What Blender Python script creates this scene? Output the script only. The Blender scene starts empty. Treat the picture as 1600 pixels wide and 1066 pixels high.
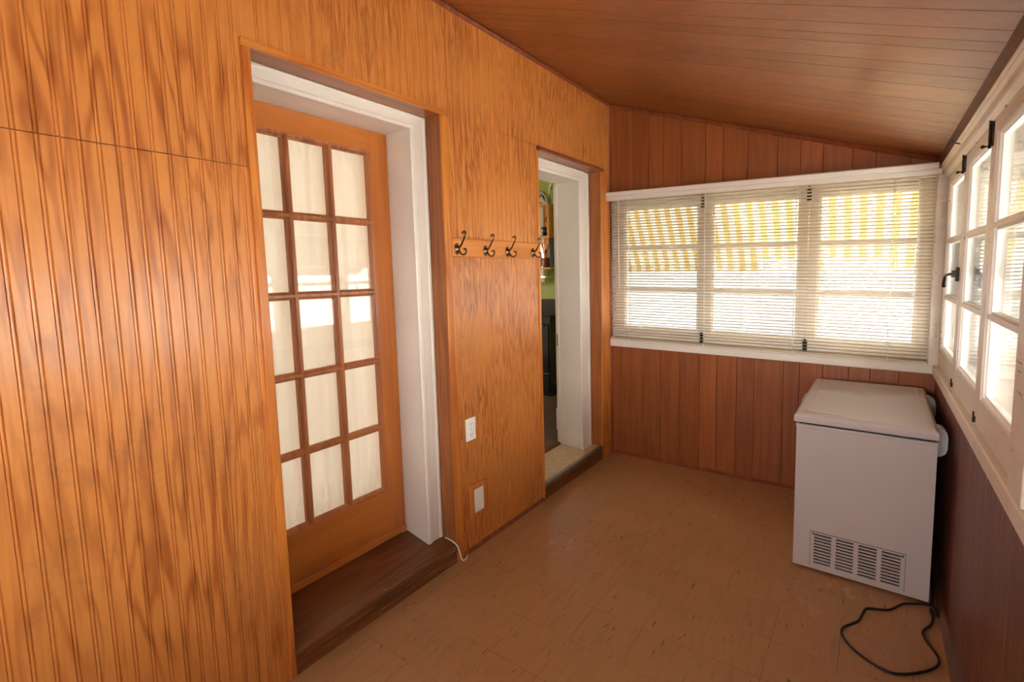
import bpy, bmesh, math, random
from mathutils import Matrix, Vector
random.seed(7)
sc = bpy.context.scene
COL = sc.collection

# ---------------------------------------------------------------- camera, world, sun, exposure
def make_camera():
    cd = bpy.data.cameras.new('camera'); co = bpy.data.objects.new('camera', cd); COL.objects.link(co)
    yaw, pitch, roll = -0.62586, -0.09662, -0.02456
    cy, sy, cp, sp = math.cos(yaw), math.sin(yaw), math.cos(pitch), math.sin(pitch)
    fwd = Vector((sy*cp, cy*cp, sp)); right = Vector((cy, -sy, 0)); up = right.cross(fwd)
    cr, sr = math.cos(roll), math.sin(roll)
    r2 = right*cr + up*sr; u2 = -right*sr + up*cr
    m = Matrix((r2, u2, -fwd)).transposed().to_4x4()
    m.translation = Vector((1.7386, 0.0, 1.5))
    co.matrix_world = m
    cd.sensor_fit = 'HORIZONTAL'; cd.sensor_width = 36.0
    cd.lens = 754.3/1600*36.0
    cd.shift_x = -20.86/1600; cd.shift_y = -30.55/1600
    cd.clip_start = 0.02; cd.clip_end = 200
    sc.camera = co
make_camera()

def make_light():
    w = bpy.data.worlds.new('sky'); sc.world = w; w.use_nodes = True
    nt = w.node_tree; nt.nodes.clear()
    out = nt.nodes.new('ShaderNodeOutputWorld'); bg = nt.nodes.new('ShaderNodeBackground')
    tc = nt.nodes.new('ShaderNodeTexCoord'); sx = nt.nodes.new('ShaderNodeSeparateXYZ')
    rp = nt.nodes.new('ShaderNodeValToRGB')
    rp.color_ramp.elements[0].position = 0.0; rp.color_ramp.elements[0].color = (1.0, 0.97, 0.93, 1)
    rp.color_ramp.elements[1].position = 0.7; rp.color_ramp.elements[1].color = (0.86, 0.93, 1.0, 1)
    nt.links.new(tc.outputs['Generated'], sx.inputs[0]); nt.links.new(sx.outputs[2], rp.inputs[0])
    nt.links.new(rp.outputs[0], bg.inputs[0])
    mr = nt.nodes.new('ShaderNodeMapRange'); mr.interpolation_type = 'SMOOTHSTEP'      # sky brightened towards the rear, added to light the room
    mr.inputs[1].default_value = 0.5; mr.inputs[2].default_value = -0.8; mr.inputs[3].default_value = 2.0; mr.inputs[4].default_value = 5.0
    nt.links.new(sx.outputs[1], mr.inputs[0]); nt.links.new(mr.outputs[0], bg.inputs[1])
    nt.links.new(bg.outputs[0], out.inputs[0])
    ld = bpy.data.lights.new('sun', 'SUN'); ld.energy = 9.0; ld.angle = math.radians(1.5); ld.color = (1.0, 0.95, 0.87)
    lo = bpy.data.objects.new('sun', ld); COL.objects.link(lo)
    d = Vector((0.62, -0.30, -0.95)).normalized()
    lo.rotation_euler = d.to_track_quat('-Z', 'Y').to_euler()
    def portal(loc, rot, a, b):
        pd = bpy.data.lights.new('window_portal', 'AREA'); pd.shape = 'RECTANGLE'; pd.size = a; pd.size_y = b
        pd.cycles.is_portal = True
        po = bpy.data.objects.new('window_portal', pd); COL.objects.link(po); po.location = loc; po.rotation_euler = rot
    portal((2.24, 2.6, 1.48), (0, math.radians(90), 0), 1.1, 1.95)
    portal((2.24, 0.45, 1.48), (0, math.radians(90), 0), 1.1, 2.1)
    portal((1.03, 3.80, 1.5), (math.radians(-90), 0, 0), 2.0, 1.1)
    portal((1.03, -1.60, 1.5), (math.radians(90), 0, 0), 1.9, 1.2)
make_light()
sc.view_settings.view_transform = 'Standard'; sc.view_settings.look = 'None'
sc.view_settings.gamma = 1.0; sc.view_settings.use_curve_mapping = False
sc.view_settings.exposure = 2.5
sc.cycles.use_denoising = True
sc.cycles.max_bounces = 10; sc.cycles.diffuse_bounces = 6; sc.cycles.transparent_max_bounces = 16
sc.cycles.sample_clamp_indirect = 6.0

# ---------------------------------------------------------------- dimensions (metres)
L, XW = 3.61, 2.045
YB = -1.45                                  # rear of the porch
CZ0, CSL = 2.8182, 0.3599
ceil_z = lambda x: CZ0 - CSL*x
def tilt(x, u):                             # sagging end window: u 0 at apron bottom, 1 at valance top
    b = 0.900 - 0.0150*x; t = 2.122 - 0.034*x
    return b + u*(t-b)
def tz(x, z): return tilt(x, (z-0.885)/(2.088-0.885))

# ---------------------------------------------------------------- mesh helpers
class MB:
    def __init__(s): s.bm = bmesh.new(); s.lay = None
    def quad(s, pts, smooth=False):
        f = s.bm.faces.new([s.bm.verts.new(p) for p in pts]); f.smooth = smooth; return f
    def hexa(s, c, bev=0.0, seg=2):
        v = [s.bm.verts.new(p) for p in c]
        F = [s.bm.faces.new([v[i] for i in q]) for q in ((0,3,2,1),(4,5,6,7),(0,1,5,4),(1,2,6,5),(2,3,7,6),(3,0,4,7))]
        if bev > 0:
            es = list({e for f in F for e in f.edges})
            r = bmesh.ops.bevel(s.bm, geom=es, offset=bev, segments=seg, profile=0.5, affect='EDGES')
            for f in r['faces']: f.smooth = True
        return s
    def box(s, x0, x1, y0, y1, z0, z1, bev=0.0, seg=2, mp=None):
        if x0 > x1: x0, x1 = x1, x0
        if y0 > y1: y0, y1 = y1, y0
        if z0 > z1: z0, z1 = z1, z0
        c = [(x0,y0,z0),(x1,y0,z0),(x1,y1,z0),(x0,y1,z0),(x0,y0,z1),(x1,y0,z1),(x1,y1,z1),(x0,y1,z1)]
        if mp: c = [mp(*p) for p in c]
        return s.hexa(c, bev, seg)
    def prism(s, prof, mapa, mapb, smooth=False, closed=True, caps=True):
        a = [s.bm.verts.new(mapa(*p)) for p in prof]; b = [s.bm.verts.new(mapb(*p)) for p in prof]
        n = len(prof)
        for i in range(n if closed else n-1):
            j = (i+1) % n
            f = s.bm.faces.new((a[i], a[j], b[j], b[i])); f.smooth = smooth
        if closed and caps:
            s.bm.faces.new(a[::-1]); s.bm.faces.new(b)
        return s
    def tube(s, path, r, n=8, closed=False, cap=True):
        P = [Vector(p) for p in path]; m = len(P); rings = []
        rr = r if isinstance(r, (list, tuple)) else [r]*m
        t0 = (P[1]-P[0]).normalized()
        ref = Vector((0,0,1)) if abs(t0.z) < .9 else Vector((1,0,0))
        nrm = t0.cross(ref).normalized()
        for i in range(m):
            if closed: t = (P[(i+1) % m]-P[i-1]).normalized()
            elif i == 0: t = (P[1]-P[0]).normalized()
            elif i == m-1: t = (P[-1]-P[-2]).normalized()
            else: t = (P[i+1]-P[i-1]).normalized()
            nrm = (nrm - t*nrm.dot(t)).normalized(); b = t.cross(nrm)
            rings.append([s.bm.verts.new(P[i] + (nrm*math.cos(2*math.pi*k/n) + b*math.sin(2*math.pi*k/n))*rr[i]) for k in range(n)])
        for i in range(m if closed else m-1):
            A, B = rings[i], rings[(i+1) % m]
            for k in range(n):
                f = s.bm.faces.new((A[k], A[(k+1) % n], B[(k+1) % n], B[k])); f.smooth = True
        if cap and not closed:
            s.bm.faces.new(rings[0][::-1]); s.bm.faces.new(rings[-1])
        return s
    def lathe(s, prof, c, axis='z', n=20):
        rings = []
        for r, h in prof:
            ring = []
            for k in range(n):
                a = 2*math.pi*k/n; u, v = r*math.cos(a), r*math.sin(a)
                p = {'z': (u, v, h), 'x': (h, u, v), 'y': (u, h, v)}[axis]
                ring.append(s.bm.verts.new((c[0]+p[0], c[1]+p[1], c[2]+p[2])))
            rings.append(ring)
        for A, B in zip(rings, rings[1:]):
            for k in range(n):
                f = s.bm.faces.new((A[k], A[(k+1) % n], B[(k+1) % n], B[k])); f.smooth = True
        s.bm.faces.new(rings[0][::-1]); s.bm.faces.new(rings[-1]); return s
    def build(s, name, mat, parent=None, origin=(0,0,0), tone=None):
        bmesh.ops.recalc_face_normals(s.bm, faces=s.bm.faces[:])
        me = bpy.data.meshes.new(name)
        o = Vector(origin)
        if o.length: bmesh.ops.translate(s.bm, verts=s.bm.verts[:], vec=-o)
        s.bm.to_mesh(me); s.bm.free()
        if mat: me.materials.append(mat)
        ob = bpy.data.objects.new(name, me); COL.objects.link(ob)
        if parent: ob.parent = parent
        else: ob.location = o
        return ob

def thing(name, label, cat, loc=(0,0,0), group=None, rz=0.0):
    o = bpy.data.objects.new(name, None); o.empty_display_size = 0.1; COL.objects.link(o)
    o.location = loc; o.rotation_euler[2] = rz
    o['label'] = label; o['category'] = cat
    if group: o['group'] = group
    return o
def tag(o, label, cat, group=None, kind=None):
    o['label'] = label; o['category'] = cat
    if group: o['group'] = group
    if kind: o['kind'] = kind
    return o
def struct(o, label=None, cat=None):
    o['kind'] = 'structure'
    if label: o['label'] = label
    if cat: o['category'] = cat
    return o
def sroot(name, label, cat, loc=(0,0,0)):
    o = bpy.data.objects.new(name, None); o.empty_display_size = 0.1; COL.objects.link(o); o.location = loc
    return struct(o, label, cat)

# ---------------------------------------------------------------- materials
def lin(r, g, b):
    f = lambda c: (c/255/12.92) if c/255 <= 0.04045 else ((c/255+0.055)/1.055)**2.4
    return (f(r), f(g), f(b), 1.0)
class NT:
    def __init__(s, name):
        s.m = bpy.data.materials.new(name); s.m.use_nodes = True; s.t = s.m.node_tree; s.t.nodes.clear()
        s.out = s.t.nodes.new('ShaderNodeOutputMaterial')
    def n(s, typ, **kw):
        x = s.t.nodes.new(typ)
        for k, v in kw.items(): setattr(x, k, v)
        return x
    def link(s, a, b): s.t.links.new(a, b)
    def val(s, x, sock):
        if hasattr(x, 'is_linked') or hasattr(x, 'links'): s.link(x, sock)
        else: sock.default_value = x
    def math(s, op, a, b=0.0, c=None, clamp=False):
        x = s.n('ShaderNodeMath', operation=op); x.use_clamp = clamp
        s.val(a, x.inputs[0]); s.val(b, x.inputs[1])
        if c is not None: s.val(c, x.inputs[2])
        return x.outputs[0]
    def coord(s, scale=(1,1,1), loc=(0,0,0)):
        tc = s.n('ShaderNodeTexCoord'); mp = s.n('ShaderNodeMapping')
        mp.inputs['Scale'].default_value = scale; mp.inputs['Location'].default_value = loc
        s.link(tc.outputs['Object'], mp.inputs[0]); return mp.outputs[0]
    def noise(s, vec, scale=1.0, detail=3.0, rough=0.5, dist=0.0):
        x = s.n('ShaderNodeTexNoise'); s.link(vec, x.inputs['Vector'])
        x.inputs['Scale'].default_value = scale; x.inputs['Detail'].default_value = detail
        x.inputs['Roughness'].default_value = rough; x.inputs['Distortion'].default_value = dist
        return x.outputs['Fac']
    def ramp(s, fac, stops):
        x = s.n('ShaderNodeValToRGB'); s.link(fac, x.inputs[0]); e = x.color_ramp.elements
        while len(e) < len(stops): e.new(0.5)
        for k, (p, c) in zip(e, stops):
            k.position = p; k.color = c if len(c) == 4 else (*c, 1)
        return x.outputs[0]
    def step(s, fac, lo, hi):
        x = s.n('ShaderNodeMapRange'); s.val(fac, x.inputs[0]); x.inputs[1].default_value = lo; x.inputs[2].default_value = hi
        x.clamp = True; return x.outputs[0]
    def mix(s, fac, a, b, mode='MIX'):
        x = s.n('ShaderNodeMix', data_type='RGBA', blend_type=mode)
        s.val(fac, x.inputs[0]); s.val(a, x.inputs[6]); s.val(b, x.inputs[7]); return x.outputs[2]
    def bsdf(s, color, rough=0.5, coat=0.0, coat_rough=0.1, metal=0.0, bump=None, bstr=0.2, bdist=0.002, spec=None):
        b = s.n('ShaderNodeBsdfPrincipled')
        s.val(color, b.inputs['Base Color']); s.val(rough, b.inputs['Roughness'])
        b.inputs['Coat Weight'].default_value = coat; b.inputs['Coat Roughness'].default_value = coat_rough
        b.inputs['Metallic'].default_value = metal
        if spec is not None: b.inputs['Specular IOR Level'].default_value = spec
        if bump is not None:
            bp = s.n('ShaderNodeBump'); bp.inputs['Strength'].default_value = bstr; bp.inputs['Distance'].default_value = bdist
            s.link(bump, bp.inputs['Height']); s.link(bp.outputs[0], b.inputs['Normal'])
        s.link(b.outputs[0], s.out.inputs[0]); return b

def M_plain(name, c, rough=0.5, metal=0.0, coat=0.0, vary=0.05, scale=9.0, bump=0.0):
    t = NT(name); co = t.coord()
    nz = t.noise(co, scale, 4)
    k = t.step(nz, 0.3, 0.7)
    a = tuple(min(1, x*(1+vary)) for x in c[:3])+(1,); b = tuple(x*(1-vary) for x in c[:3])+(1,)
    col = t.mix(k, b, a)
    t.bsdf(col, rough, coat=coat, metal=metal, bump=(t.noise(co, scale*30, 2) if bump else None), bstr=bump, bdist=0.001)
    return t.m

def M_wood(name, light, mid, dark, axis='z', across=9.0, along=0.9, rings=7.0, rough=0.38, coat=0.25, coat_rough=0.18,
           ring_amt=0.75, grime=0.0, seed=0.0, fine=0.35, spec=0.4, tonal=0.0, wear=0.0):
    t = NT(name)
    sc3 = {'z': (across, across, along), 'x': (along, across, across), 'y': (across, along, across)}[axis]
    co = t.coord(sc3, (seed, seed*1.7, seed*0.6))
    h = t.noise(co, 1.0, 2.0, 0.45, 0.25)
    ph = t.math('MULTIPLY', h, rings)
    fr = t.math('FRACT', ph)
    tri = t.math('ABSOLUTE', t.math('SUBTRACT', fr, 0.35))
    band = t.ramp(tri, [(0.0, (1,1,1)), (0.22, (0.55,0.55,0.55)), (0.45, (0.1,0.1,0.1)), (0.62, (0,0,0))])
    f3 = {'z': (across*16, across*16, along*4), 'x': (along*4, across*16, across*16), 'y': (across*16, along*4, across*16)}[axis]
    fi = t.noise(t.coord(f3), 1.0, 3.0, 0.6)
    low = t.noise(t.coord((1.3, 1.3, 0.8), (seed*3, 0, 0)), 1.6, 2.0)
    amt = t.math('MULTIPLY', band, t.math('MULTIPLY_ADD', t.step(low, 0.3, 0.65), ring_amt*0.7, ring_amt*0.3))
    c = t.mix(amt, light, dark)
    c = t.mix(t.math('MULTIPLY', t.step(fi, 0.45, 0.75), fine), c, mid)
    if tonal:
        at = t.n('ShaderNodeAttribute'); at.attribute_name = 'tone'
        c = t.mix(at.outputs['Fac'], c, t.mix(1.0, c, (1-tonal,)*3+(1,), 'MULTIPLY'))
    if grime:
        g = t.noise(t.coord((2.2, 2.2, 1.4), (5+seed, 2, 1)), 1.5, 5.0, 0.65)
        sp = t.noise(t.coord((40, 40, 40)), 1.0, 3.0)
        c = t.mix(t.math('MULTIPLY', t.math('MULTIPLY', t.step(g, 0.55, 0.75), t.step(sp, 0.3, 0.7)), grime), c, lin(118, 92, 62))
    if wear:      # scuffed, paler front edge of the step
        tc = t.n('ShaderNodeTexCoord'); sx = t.n('ShaderNodeSeparateXYZ'); t.link(tc.outputs['Object'], sx.inputs[0])
        st = t.step(t.noise(t.coord((90, 3.0, 90)), 1.0, 4.0, 0.6), 0.58, 0.66)
        em = t.math('MULTIPLY', st, t.step(sx.outputs[0], -0.05, 0.0))
        c = t.mix(t.math('MULTIPLY', em, wear), c, lin(186,136,92))
        c = t.mix(t.step(t.noise(t.coord((70,70,70), (3,1,2)), 1.0, 1.0), 0.81, 0.83), c, lin(210,196,176))
    r = t.math('MULTIPLY_ADD', fi, 0.15, rough-0.07)
    t.bsdf(c, r, coat=coat, coat_rough=coat_rough, bump=fi, bstr=0.08, bdist=0.0015, spec=spec)
    return t.m

def M_fir():
    t = NT('varnished_fir_beadboard')
    light, mid, dark = lin(216,140,70), lin(190,106,44), lin(148,68,24)
    def bands(across, along, rings, seed, hard):
        h = t.noise(t.coord((across, across, along), (seed, seed*1.7, seed*0.6)), 1.0, 3.0, 0.5, 0.35)
        tri = t.math('ABSOLUTE', t.math('SUBTRACT', t.math('FRACT', t.math('MULTIPLY', h, rings)), 0.4))
        return t.step(tri, 0.42+hard, 0.05)
    broad = bands(8.0, 0.8, 9.0, 1.3, -0.12); tight = bands(16.0, 1.15, 13.0, 4.7, -0.08)
    tc = t.n('ShaderNodeTexCoord'); sx = t.n('ShaderNodeSeparateXYZ'); t.link(tc.outputs['Object'], sx.inputs[0])
    sel = t.step(t.math('ADD', sx.outputs[1], t.math('MULTIPLY', t.noise(t.coord((1,1,1)), 1.5, 2), 0.8)), 1.0, 1.8)
    b = t.n('ShaderNodeMix', data_type='FLOAT'); t.link(sel, b.inputs[0]); t.link(broad, b.inputs[2]); t.link(tight, b.inputs[3])
    low = t.noise(t.coord((1.1, 1.1, 1.5), (3.9, 1, 0.4)), 1.6, 3.0)
    amt = t.math('MULTIPLY', b.outputs[0], t.math('MULTIPLY_ADD', t.step(low, 0.40, 0.62), 0.62, 0.16))
    c = t.mix(amt, light, dark)
    fi = t.noise(t.coord((130, 130, 3.0)), 1.0, 3.0, 0.6)
    c = t.mix(t.math('MULTIPLY', t.step(fi, 0.45, 0.75), 0.45), c, mid)
    g = t.noise(t.coord((2.2, 2.2, 1.4), (6.3, 2, 1)), 1.5, 5.0, 0.65); sp = t.noise(t.coord((40, 40, 40)), 1.0, 3.0)
    c = t.mix(t.math('MULTIPLY', t.math('MULTIPLY', t.step(g, 0.52, 0.75), t.step(sp, 0.3, 0.7)), 0.5), c, lin(122, 90, 62))
    h = t.math('MULTIPLY_ADD', g, 0.6, fi)
    t.bsdf(c, t.math('MULTIPLY_ADD', fi, 0.15, 0.3), coat=0.4, coat_rough=0.2, bump=h, bstr=0.1, bdist=0.0015, spec=0.4); return t.m
FIR = M_fir()
FIRTRIM = M_wood('varnished_fir_trim', lin(218,138,60), lin(192,104,38), lin(160,70,24), 'z', 14.0, 0.8, 5.0, seed=4.1)
FIRTRIMY = M_wood('varnished_fir_trim_lengthwise', lin(218,138,60), lin(190,104,40), lin(160,70,24), 'y', 14.0, 0.8, 5.0, seed=6.1)
LINER = M_wood('stained_liner_board', lin(170,100,48), lin(140,76,32), lin(105,52,22), 'z', 12.0, 0.8, 5.0, seed=2.2)
LINERY = M_wood('stained_head_board', lin(170,100,52), lin(140,80,40), lin(105,56,30), 'y', 12.0, 0.8, 5.0, seed=2.7)
DOORW = M_wood('stained_door_wood', lin(198,118,50), lin(176,96,38), lin(150,76,28), 'z', 10.0, 0.6, 4.0, ring_amt=0.45, seed=8.0)
DOORH = M_wood('stained_door_rail_wood', lin(198,118,50), lin(176,96,38), lin(150,74,28), 'y', 10.0, 0.6, 4.0, ring_amt=0.5, seed=9.0)
BEAD = M_wood('door_muntin_wood', lin(182,112,66), lin(156,88,50), lin(124,66,38), 'z', 16.0, 0.9, 4.0, seed=3.0)
PANEL = M_wood('walnut_sheet_panelling', lin(170,96,48), lin(148,78,36), lin(122,58,26), 'z', 11.0, 0.8, 5.0, ring_amt=0.5, seed=5.0, rough=0.42, coat=0.15, tonal=0.22)
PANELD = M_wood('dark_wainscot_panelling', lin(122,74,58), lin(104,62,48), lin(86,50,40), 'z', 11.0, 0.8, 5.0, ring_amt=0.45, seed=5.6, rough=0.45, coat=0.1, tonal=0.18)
CEILW = M_wood('ceiling_board_panelling', lin(164,98,52), lin(146,82,40), lin(122,66,30), 'x', 11.0, 0.7, 5.0, ring_amt=0.45, seed=7.0, rough=0.42, coat=0.12, tonal=0.16)
REDTRIM = M_wood('red_brown_moulding', lin(150,76,44), lin(124,58,32), lin(96,40,22), 'z', 14.0, 1.0, 4.0, seed=2.0)
DARKTRIM = M_wood('dark_brown_cornice', lin(104,66,46), lin(84,52,36), lin(66,38,26), 'y', 14.0, 1.0, 4.0, seed=2.4)
STEPW = M_wood('worn_dark_step_board', lin(126,72,34), lin(92,50,24), lin(64,32,14), 'y', 9.0, 0.8, 6.0, grime=0.4, seed=3.6, rough=0.36, coat=0.25, wear=0.6)
WHITE = M_plain('white_gloss_paint', lin(238,230,222), 0.38, vary=0.03, scale=5)
ENAMEL = M_plain('white_freezer_enamel', lin(204,197,197), 0.3, coat=0.3, vary=0.012, scale=3)
PLASTIC = M_plain('white_plastic', lin(250,249,247), 0.35, vary=0.01)
GREYPL = M_plain('pale_grey_plastic', lin(205,208,208), 0.45, vary=0.02)
BLACK = M_plain('black_rubber', lin(22,21,22), 0.5, vary=0.1)
DARKGAP = M_plain('dark_recess', lin(16,14,14), 0.8, vary=0.1)
IRON = M_plain('dark_bronze_hardware', lin(58,48,40), 0.4, metal=0.7, vary=0.15, scale=60)
STEEL = M_plain('grey_steel', lin(150,148,142), 0.35, metal=0.9, vary=0.1, scale=40)
BRASS = M_plain('antique_brass', lin(128,106,70), 0.25, metal=1.0, vary=0.2, scale=50)
def M_chipped(name, c):
    t = NT(name); co = t.coord()
    dirt = t.step(t.noise(t.coord((3, 3, 6)), 2.0, 5, 0.65), 0.5, 0.85)
    col = t.mix(t.math('MULTIPLY', dirt, 0.3), c, lin(150,122,92))
    ch = t.noise(t.coord((60, 9, 60)), 1.0, 3, 0.6)
    wh = t.step(t.noise(t.coord((4, 2.2, 4), (3, 1, 0)), 2.0, 2), 0.56, 0.66)
    k = t.math('MULTIPLY', t.step(ch, 0.63, 0.66), wh)
    col = t.mix(k, col, lin(58,40,30))
    k2 = t.math('MULTIPLY', t.step(t.noise(t.coord((50, 8, 50), (9, 4, 2)), 1.0, 3, 0.6), 0.66, 0.68), wh)
    col = t.mix(k2, col, lin(235,225,208))
    t.bsdf(col, 0.45, bump=ch, bstr=0.05); return t.m
CREAM = M_chipped('old_cream_paint', lin(226,216,203))
def M_glass(name, tint=(0.98,0.985,0.98), ior=1.5):
    t = NT(name); fr = t.n('ShaderNodeFresnel'); ge = t.n('ShaderNodeNewGeometry')
    t.link(t.math('MULTIPLY_ADD', ge.outputs['Backfacing'], 1/ior-ior, ior), fr.inputs[0])
    tr = t.n('ShaderNodeBsdfTransparent'); tr.inputs[0].default_value = (*tint, 1)
    gl = t.n('ShaderNodeBsdfGlossy'); gl.inputs['Roughness'].default_value = 0.01
    mx = t.n('ShaderNodeMixShader'); t.link(fr.outputs[0], mx.inputs[0]); t.link(tr.outputs[0], mx.inputs[1]); t.link(gl.outputs[0], mx.inputs[2])
    t.link(mx.outputs[0], t.out.inputs[0]); return t.m
GLASS = M_glass('window_glass')
LITBEAD = M_plain('lit_bead_paint', lin(252,250,245), 0.35, vary=0.01)  # bead paint whitened to stand in for light from outside
def M_translucent(name, c, amt=0.4, rough=0.6):
    t = NT(name); d = t.n('ShaderNodeBsdfPrincipled'); d.inputs['Base Color'].default_value = c; d.inputs['Roughness'].default_value = rough
    tl = t.n('ShaderNodeBsdfTranslucent'); tl.inputs[0].default_value = c
    mx = t.n('ShaderNodeMixShader'); mx.inputs[0].default_value = amt
    t.link(d.outputs[0], mx.inputs[1]); t.link(tl.outputs[0], mx.inputs[2]); t.link(mx.outputs[0], t.out.inputs[0]); return t.m
SLAT = M_translucent('cream_blind_slat', lin(208,194,164), 0.08, 0.4)
CURTAIN = M_translucent('off_white_curtain_cloth', lin(250,245,236), 0.3, 0.9)

def M_floor():
    t = NT('tan_vinyl_tile')
    tc = t.n('ShaderNodeTexCoord'); sx = t.n('ShaderNodeSeparateXYZ'); t.link(tc.outputs['Object'], sx.inputs[0])
    TS = 0.2279
    u = t.math('DIVIDE', t.math('SUBTRACT', sx.outputs[0], 0.9962-8*TS), TS); v = t.math('DIVIDE', t.math('SUBTRACT', sx.outputs[1], 1.1319-16*TS), TS)
    iu = t.math('FLOOR', u); iv = t.math('FLOOR', v)
    cb = t.n('ShaderNodeCombineXYZ'); t.link(iu, cb.inputs[0]); t.link(iv, cb.inputs[1])
    wn = t.n('ShaderNodeTexWhiteNoise', noise_dimensions='2D'); t.link(cb.outputs[0], wn.inputs['Vector'])
    d = lambda q: t.math('ABSOLUTE', t.math('SUBTRACT', t.math('FRACT', q), 0.5))
    edge = t.math('MAXIMUM', d(u), d(v)); jn = t.step(t.noise(t.coord((3,3,1)), 1.5, 3), 0.40, 0.60)
    joint = t.math('MULTIPLY', t.step(edge, 0.4935, 0.4965), jn)
    # streaks per tile, running along the room
    ov = t.n('ShaderNodeVectorMath', operation='MULTIPLY_ADD'); t.link(wn.outputs['Color'], ov.inputs[0]); ov.inputs[1].default_value = (7, 7, 7); t.link(t.coord((1,1,1)), ov.inputs[2])
    def streak(sxx, syy, lo, hi, off):
        mp = t.n('ShaderNodeMapping'); mp.inputs['Scale'].default_value = (sxx, syy, 1); mp.inputs['Location'].default_value = (off, off*2, 0)
        t.link(ov.outputs[0], mp.inputs[0]); return t.step(t.noise(mp.outputs[0], 1.0, 4, 0.6, 0.3), lo, hi)
    base = t.mix(t.math('MULTIPLY', wn.outputs['Value'], 0.5), lin(184,140,96), lin(175,131,88))
    soft = t.noise(t.coord((2, 2, 1)), 1.2, 4)
    base = t.mix(t.math('MULTIPLY', soft, 0.35), base, lin(168,120,78))
    c = t.mix(t.math('MULTIPLY', streak(70, 12, 0.645, 0.70, 0), 0.85), base, lin(80,48,28))
    c = t.mix(t.math('MULTIPLY', streak(90, 14, 0.66, 0.74, 3.3), 0.5), c, lin(206,162,116))
    c = t.mix(t.math('MULTIPLY', streak(40, 6, 0.5, 0.8, 6.1), 0.35), c, lin(132,84,50))
    sp = t.noise(t.coord((55,55,1), (2,7,0)), 1.0, 1); c = t.mix(t.step(sp, 0.80, 0.83), c, lin(60,36,24))
    c = t.mix(t.math('MULTIPLY', joint, 0.7), c, lin(84,52,32))
    # scuffs left by feet and by the freezer
    def blob(px, py, rx, ry):
        a = t.math('DIVIDE', t.math('SUBTRACT', sx.outputs[0], px), rx); b = t.math('DIVIDE', t.math('SUBTRACT', sx.outputs[1], py), ry)
        q = t.math('ADD', t.math('MULTIPLY', a, a), t.math('MULTIPLY', b, b)); return t.step(q, 1.0, 0.25)
    sn = t.step(t.noise(t.coord((9, 5, 1), (1, 3, 0)), 2.0, 5, 0.65), 0.5, 0.72)
    for (px, py, rx, ry, am) in ((1.70,2.55,0.16,0.05,0.8),(1.56,2.36,0.06,0.10,0.6),(1.72,2.35,0.10,0.06,0.6),(0.34,2.2,0.16,0.2,0.35),(1.06,2.95,0.10,0.05,0.7),(0.62,1.05,0.3,0.14,0.4)):
        c = t.mix(t.math('MULTIPLY', t.math('MULTIPLY', blob(px, py, rx, ry), sn), am), c, lin(214,186,160))
    r = t.math('MULTIPLY_ADD', soft, 0.2, 0.28)
    t.bsdf(c, r, coat=0.12, coat_rough=0.3, bump=t.math('SUBTRACT', 1.0, joint), bstr=0.15, bdist=0.001, spec=0.4)
    return t.m
VINYL = M_floor()
def M_lino():
    t = NT('beige_patterned_linoleum'); tc = t.n('ShaderNodeTexCoord'); sx = t.n('ShaderNodeSeparateXYZ'); t.link(tc.outputs['Object'], sx.inputs[0])
    a = t.math('MULTIPLY', t.math('ADD', sx.outputs[0], sx.outputs[1]), 4.6); b = t.math('MULTIPLY', t.math('SUBTRACT', sx.outputs[0], sx.outputs[1]), 4.6)
    d = lambda q: t.math('ABSOLUTE', t.math('SUBTRACT', t.math('FRACT', q), 0.5))
    e = t.math('MAXIMUM', d(a), d(b))
    ring = t.math('MULTIPLY', t.step(e, 0.20, 0.215), t.math('SUBTRACT', 1.0, t.step(e, 0.28, 0.295)))
    c = t.mix(t.noise(t.coord((20,20,1)), 1.0, 4), lin(206,182,142), lin(184,158,118))
    c = t.mix(t.math('MULTIPLY', ring, 0.4), c, lin(226,208,176))
    t.bsdf(c, 0.4, spec=0.4); return t.m
LINO = M_lino()
def M_siding(name, c):
    t = NT(name); tc = t.n('ShaderNodeTexCoord'); sx = t.n('ShaderNodeSeparateXYZ'); t.link(tc.outputs['Object'], sx.inputs[0])
    f = t.math('FRACT', t.math('MULTIPLY', sx.outputs[2], 7.5))
    col = t.mix(t.step(f, 0.90, 0.96), c, tuple(x*0.55 for x in c[:3])+(1,))
    t.bsdf(col, 0.7, bump=f, bstr=0.5, bdist=0.02); return t.m
SIDING = M_siding('pale_lap_siding', lin(128,127,125))
SIDINGM = M_siding('lilac_grey_lap_siding', lin(122,118,119))
SIDINGW = M_siding('white_lap_siding', lin(236,234,228))
def M_awning():
    t = NT('striped_awning_metal'); tc = t.n('ShaderNodeTexCoord'); sx = t.n('ShaderNodeSeparateXYZ'); t.link(tc.outputs['Object'], sx.inputs[0])
    f = t.step(t.math('FRACT', t.math('MULTIPLY', sx.outputs[0], 11.6)), 0.48, 0.52)
    c = t.mix(f, lin(246,243,234), lin(222,196,136))
    b = t.n('ShaderNodeBsdfDiffuse'); t.link(c, b.inputs[0]); tl = t.n('ShaderNodeBsdfTranslucent'); t.link(c, tl.inputs[0])
    mx = t.n('ShaderNodeMixShader'); mx.inputs[0].default_value = 0.4; t.link(b.outputs[0], mx.inputs[1]); t.link(tl.outputs[0], mx.inputs[2]); t.link(mx.outputs[0], t.out.inputs[0]); return t.m
AWN = M_awning()
AWNG = M_plain('dark_awning_metal', lin(84,84,78), 0.7, vary=0.04)  # darkened so the awnings throw less light onto the lower walls
GROUND = M_plain('pale_concrete_paving', lin(150,146,138), 0.9, vary=0.12, scale=2)
GRASS = M_plain('summer_grass', lin(120,140,80), 0.9, vary=0.25, scale=6)
GREEN = M_plain('olive_green_wall_paint', lin(168,172,84), 0.6, vary=0.03)
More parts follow.
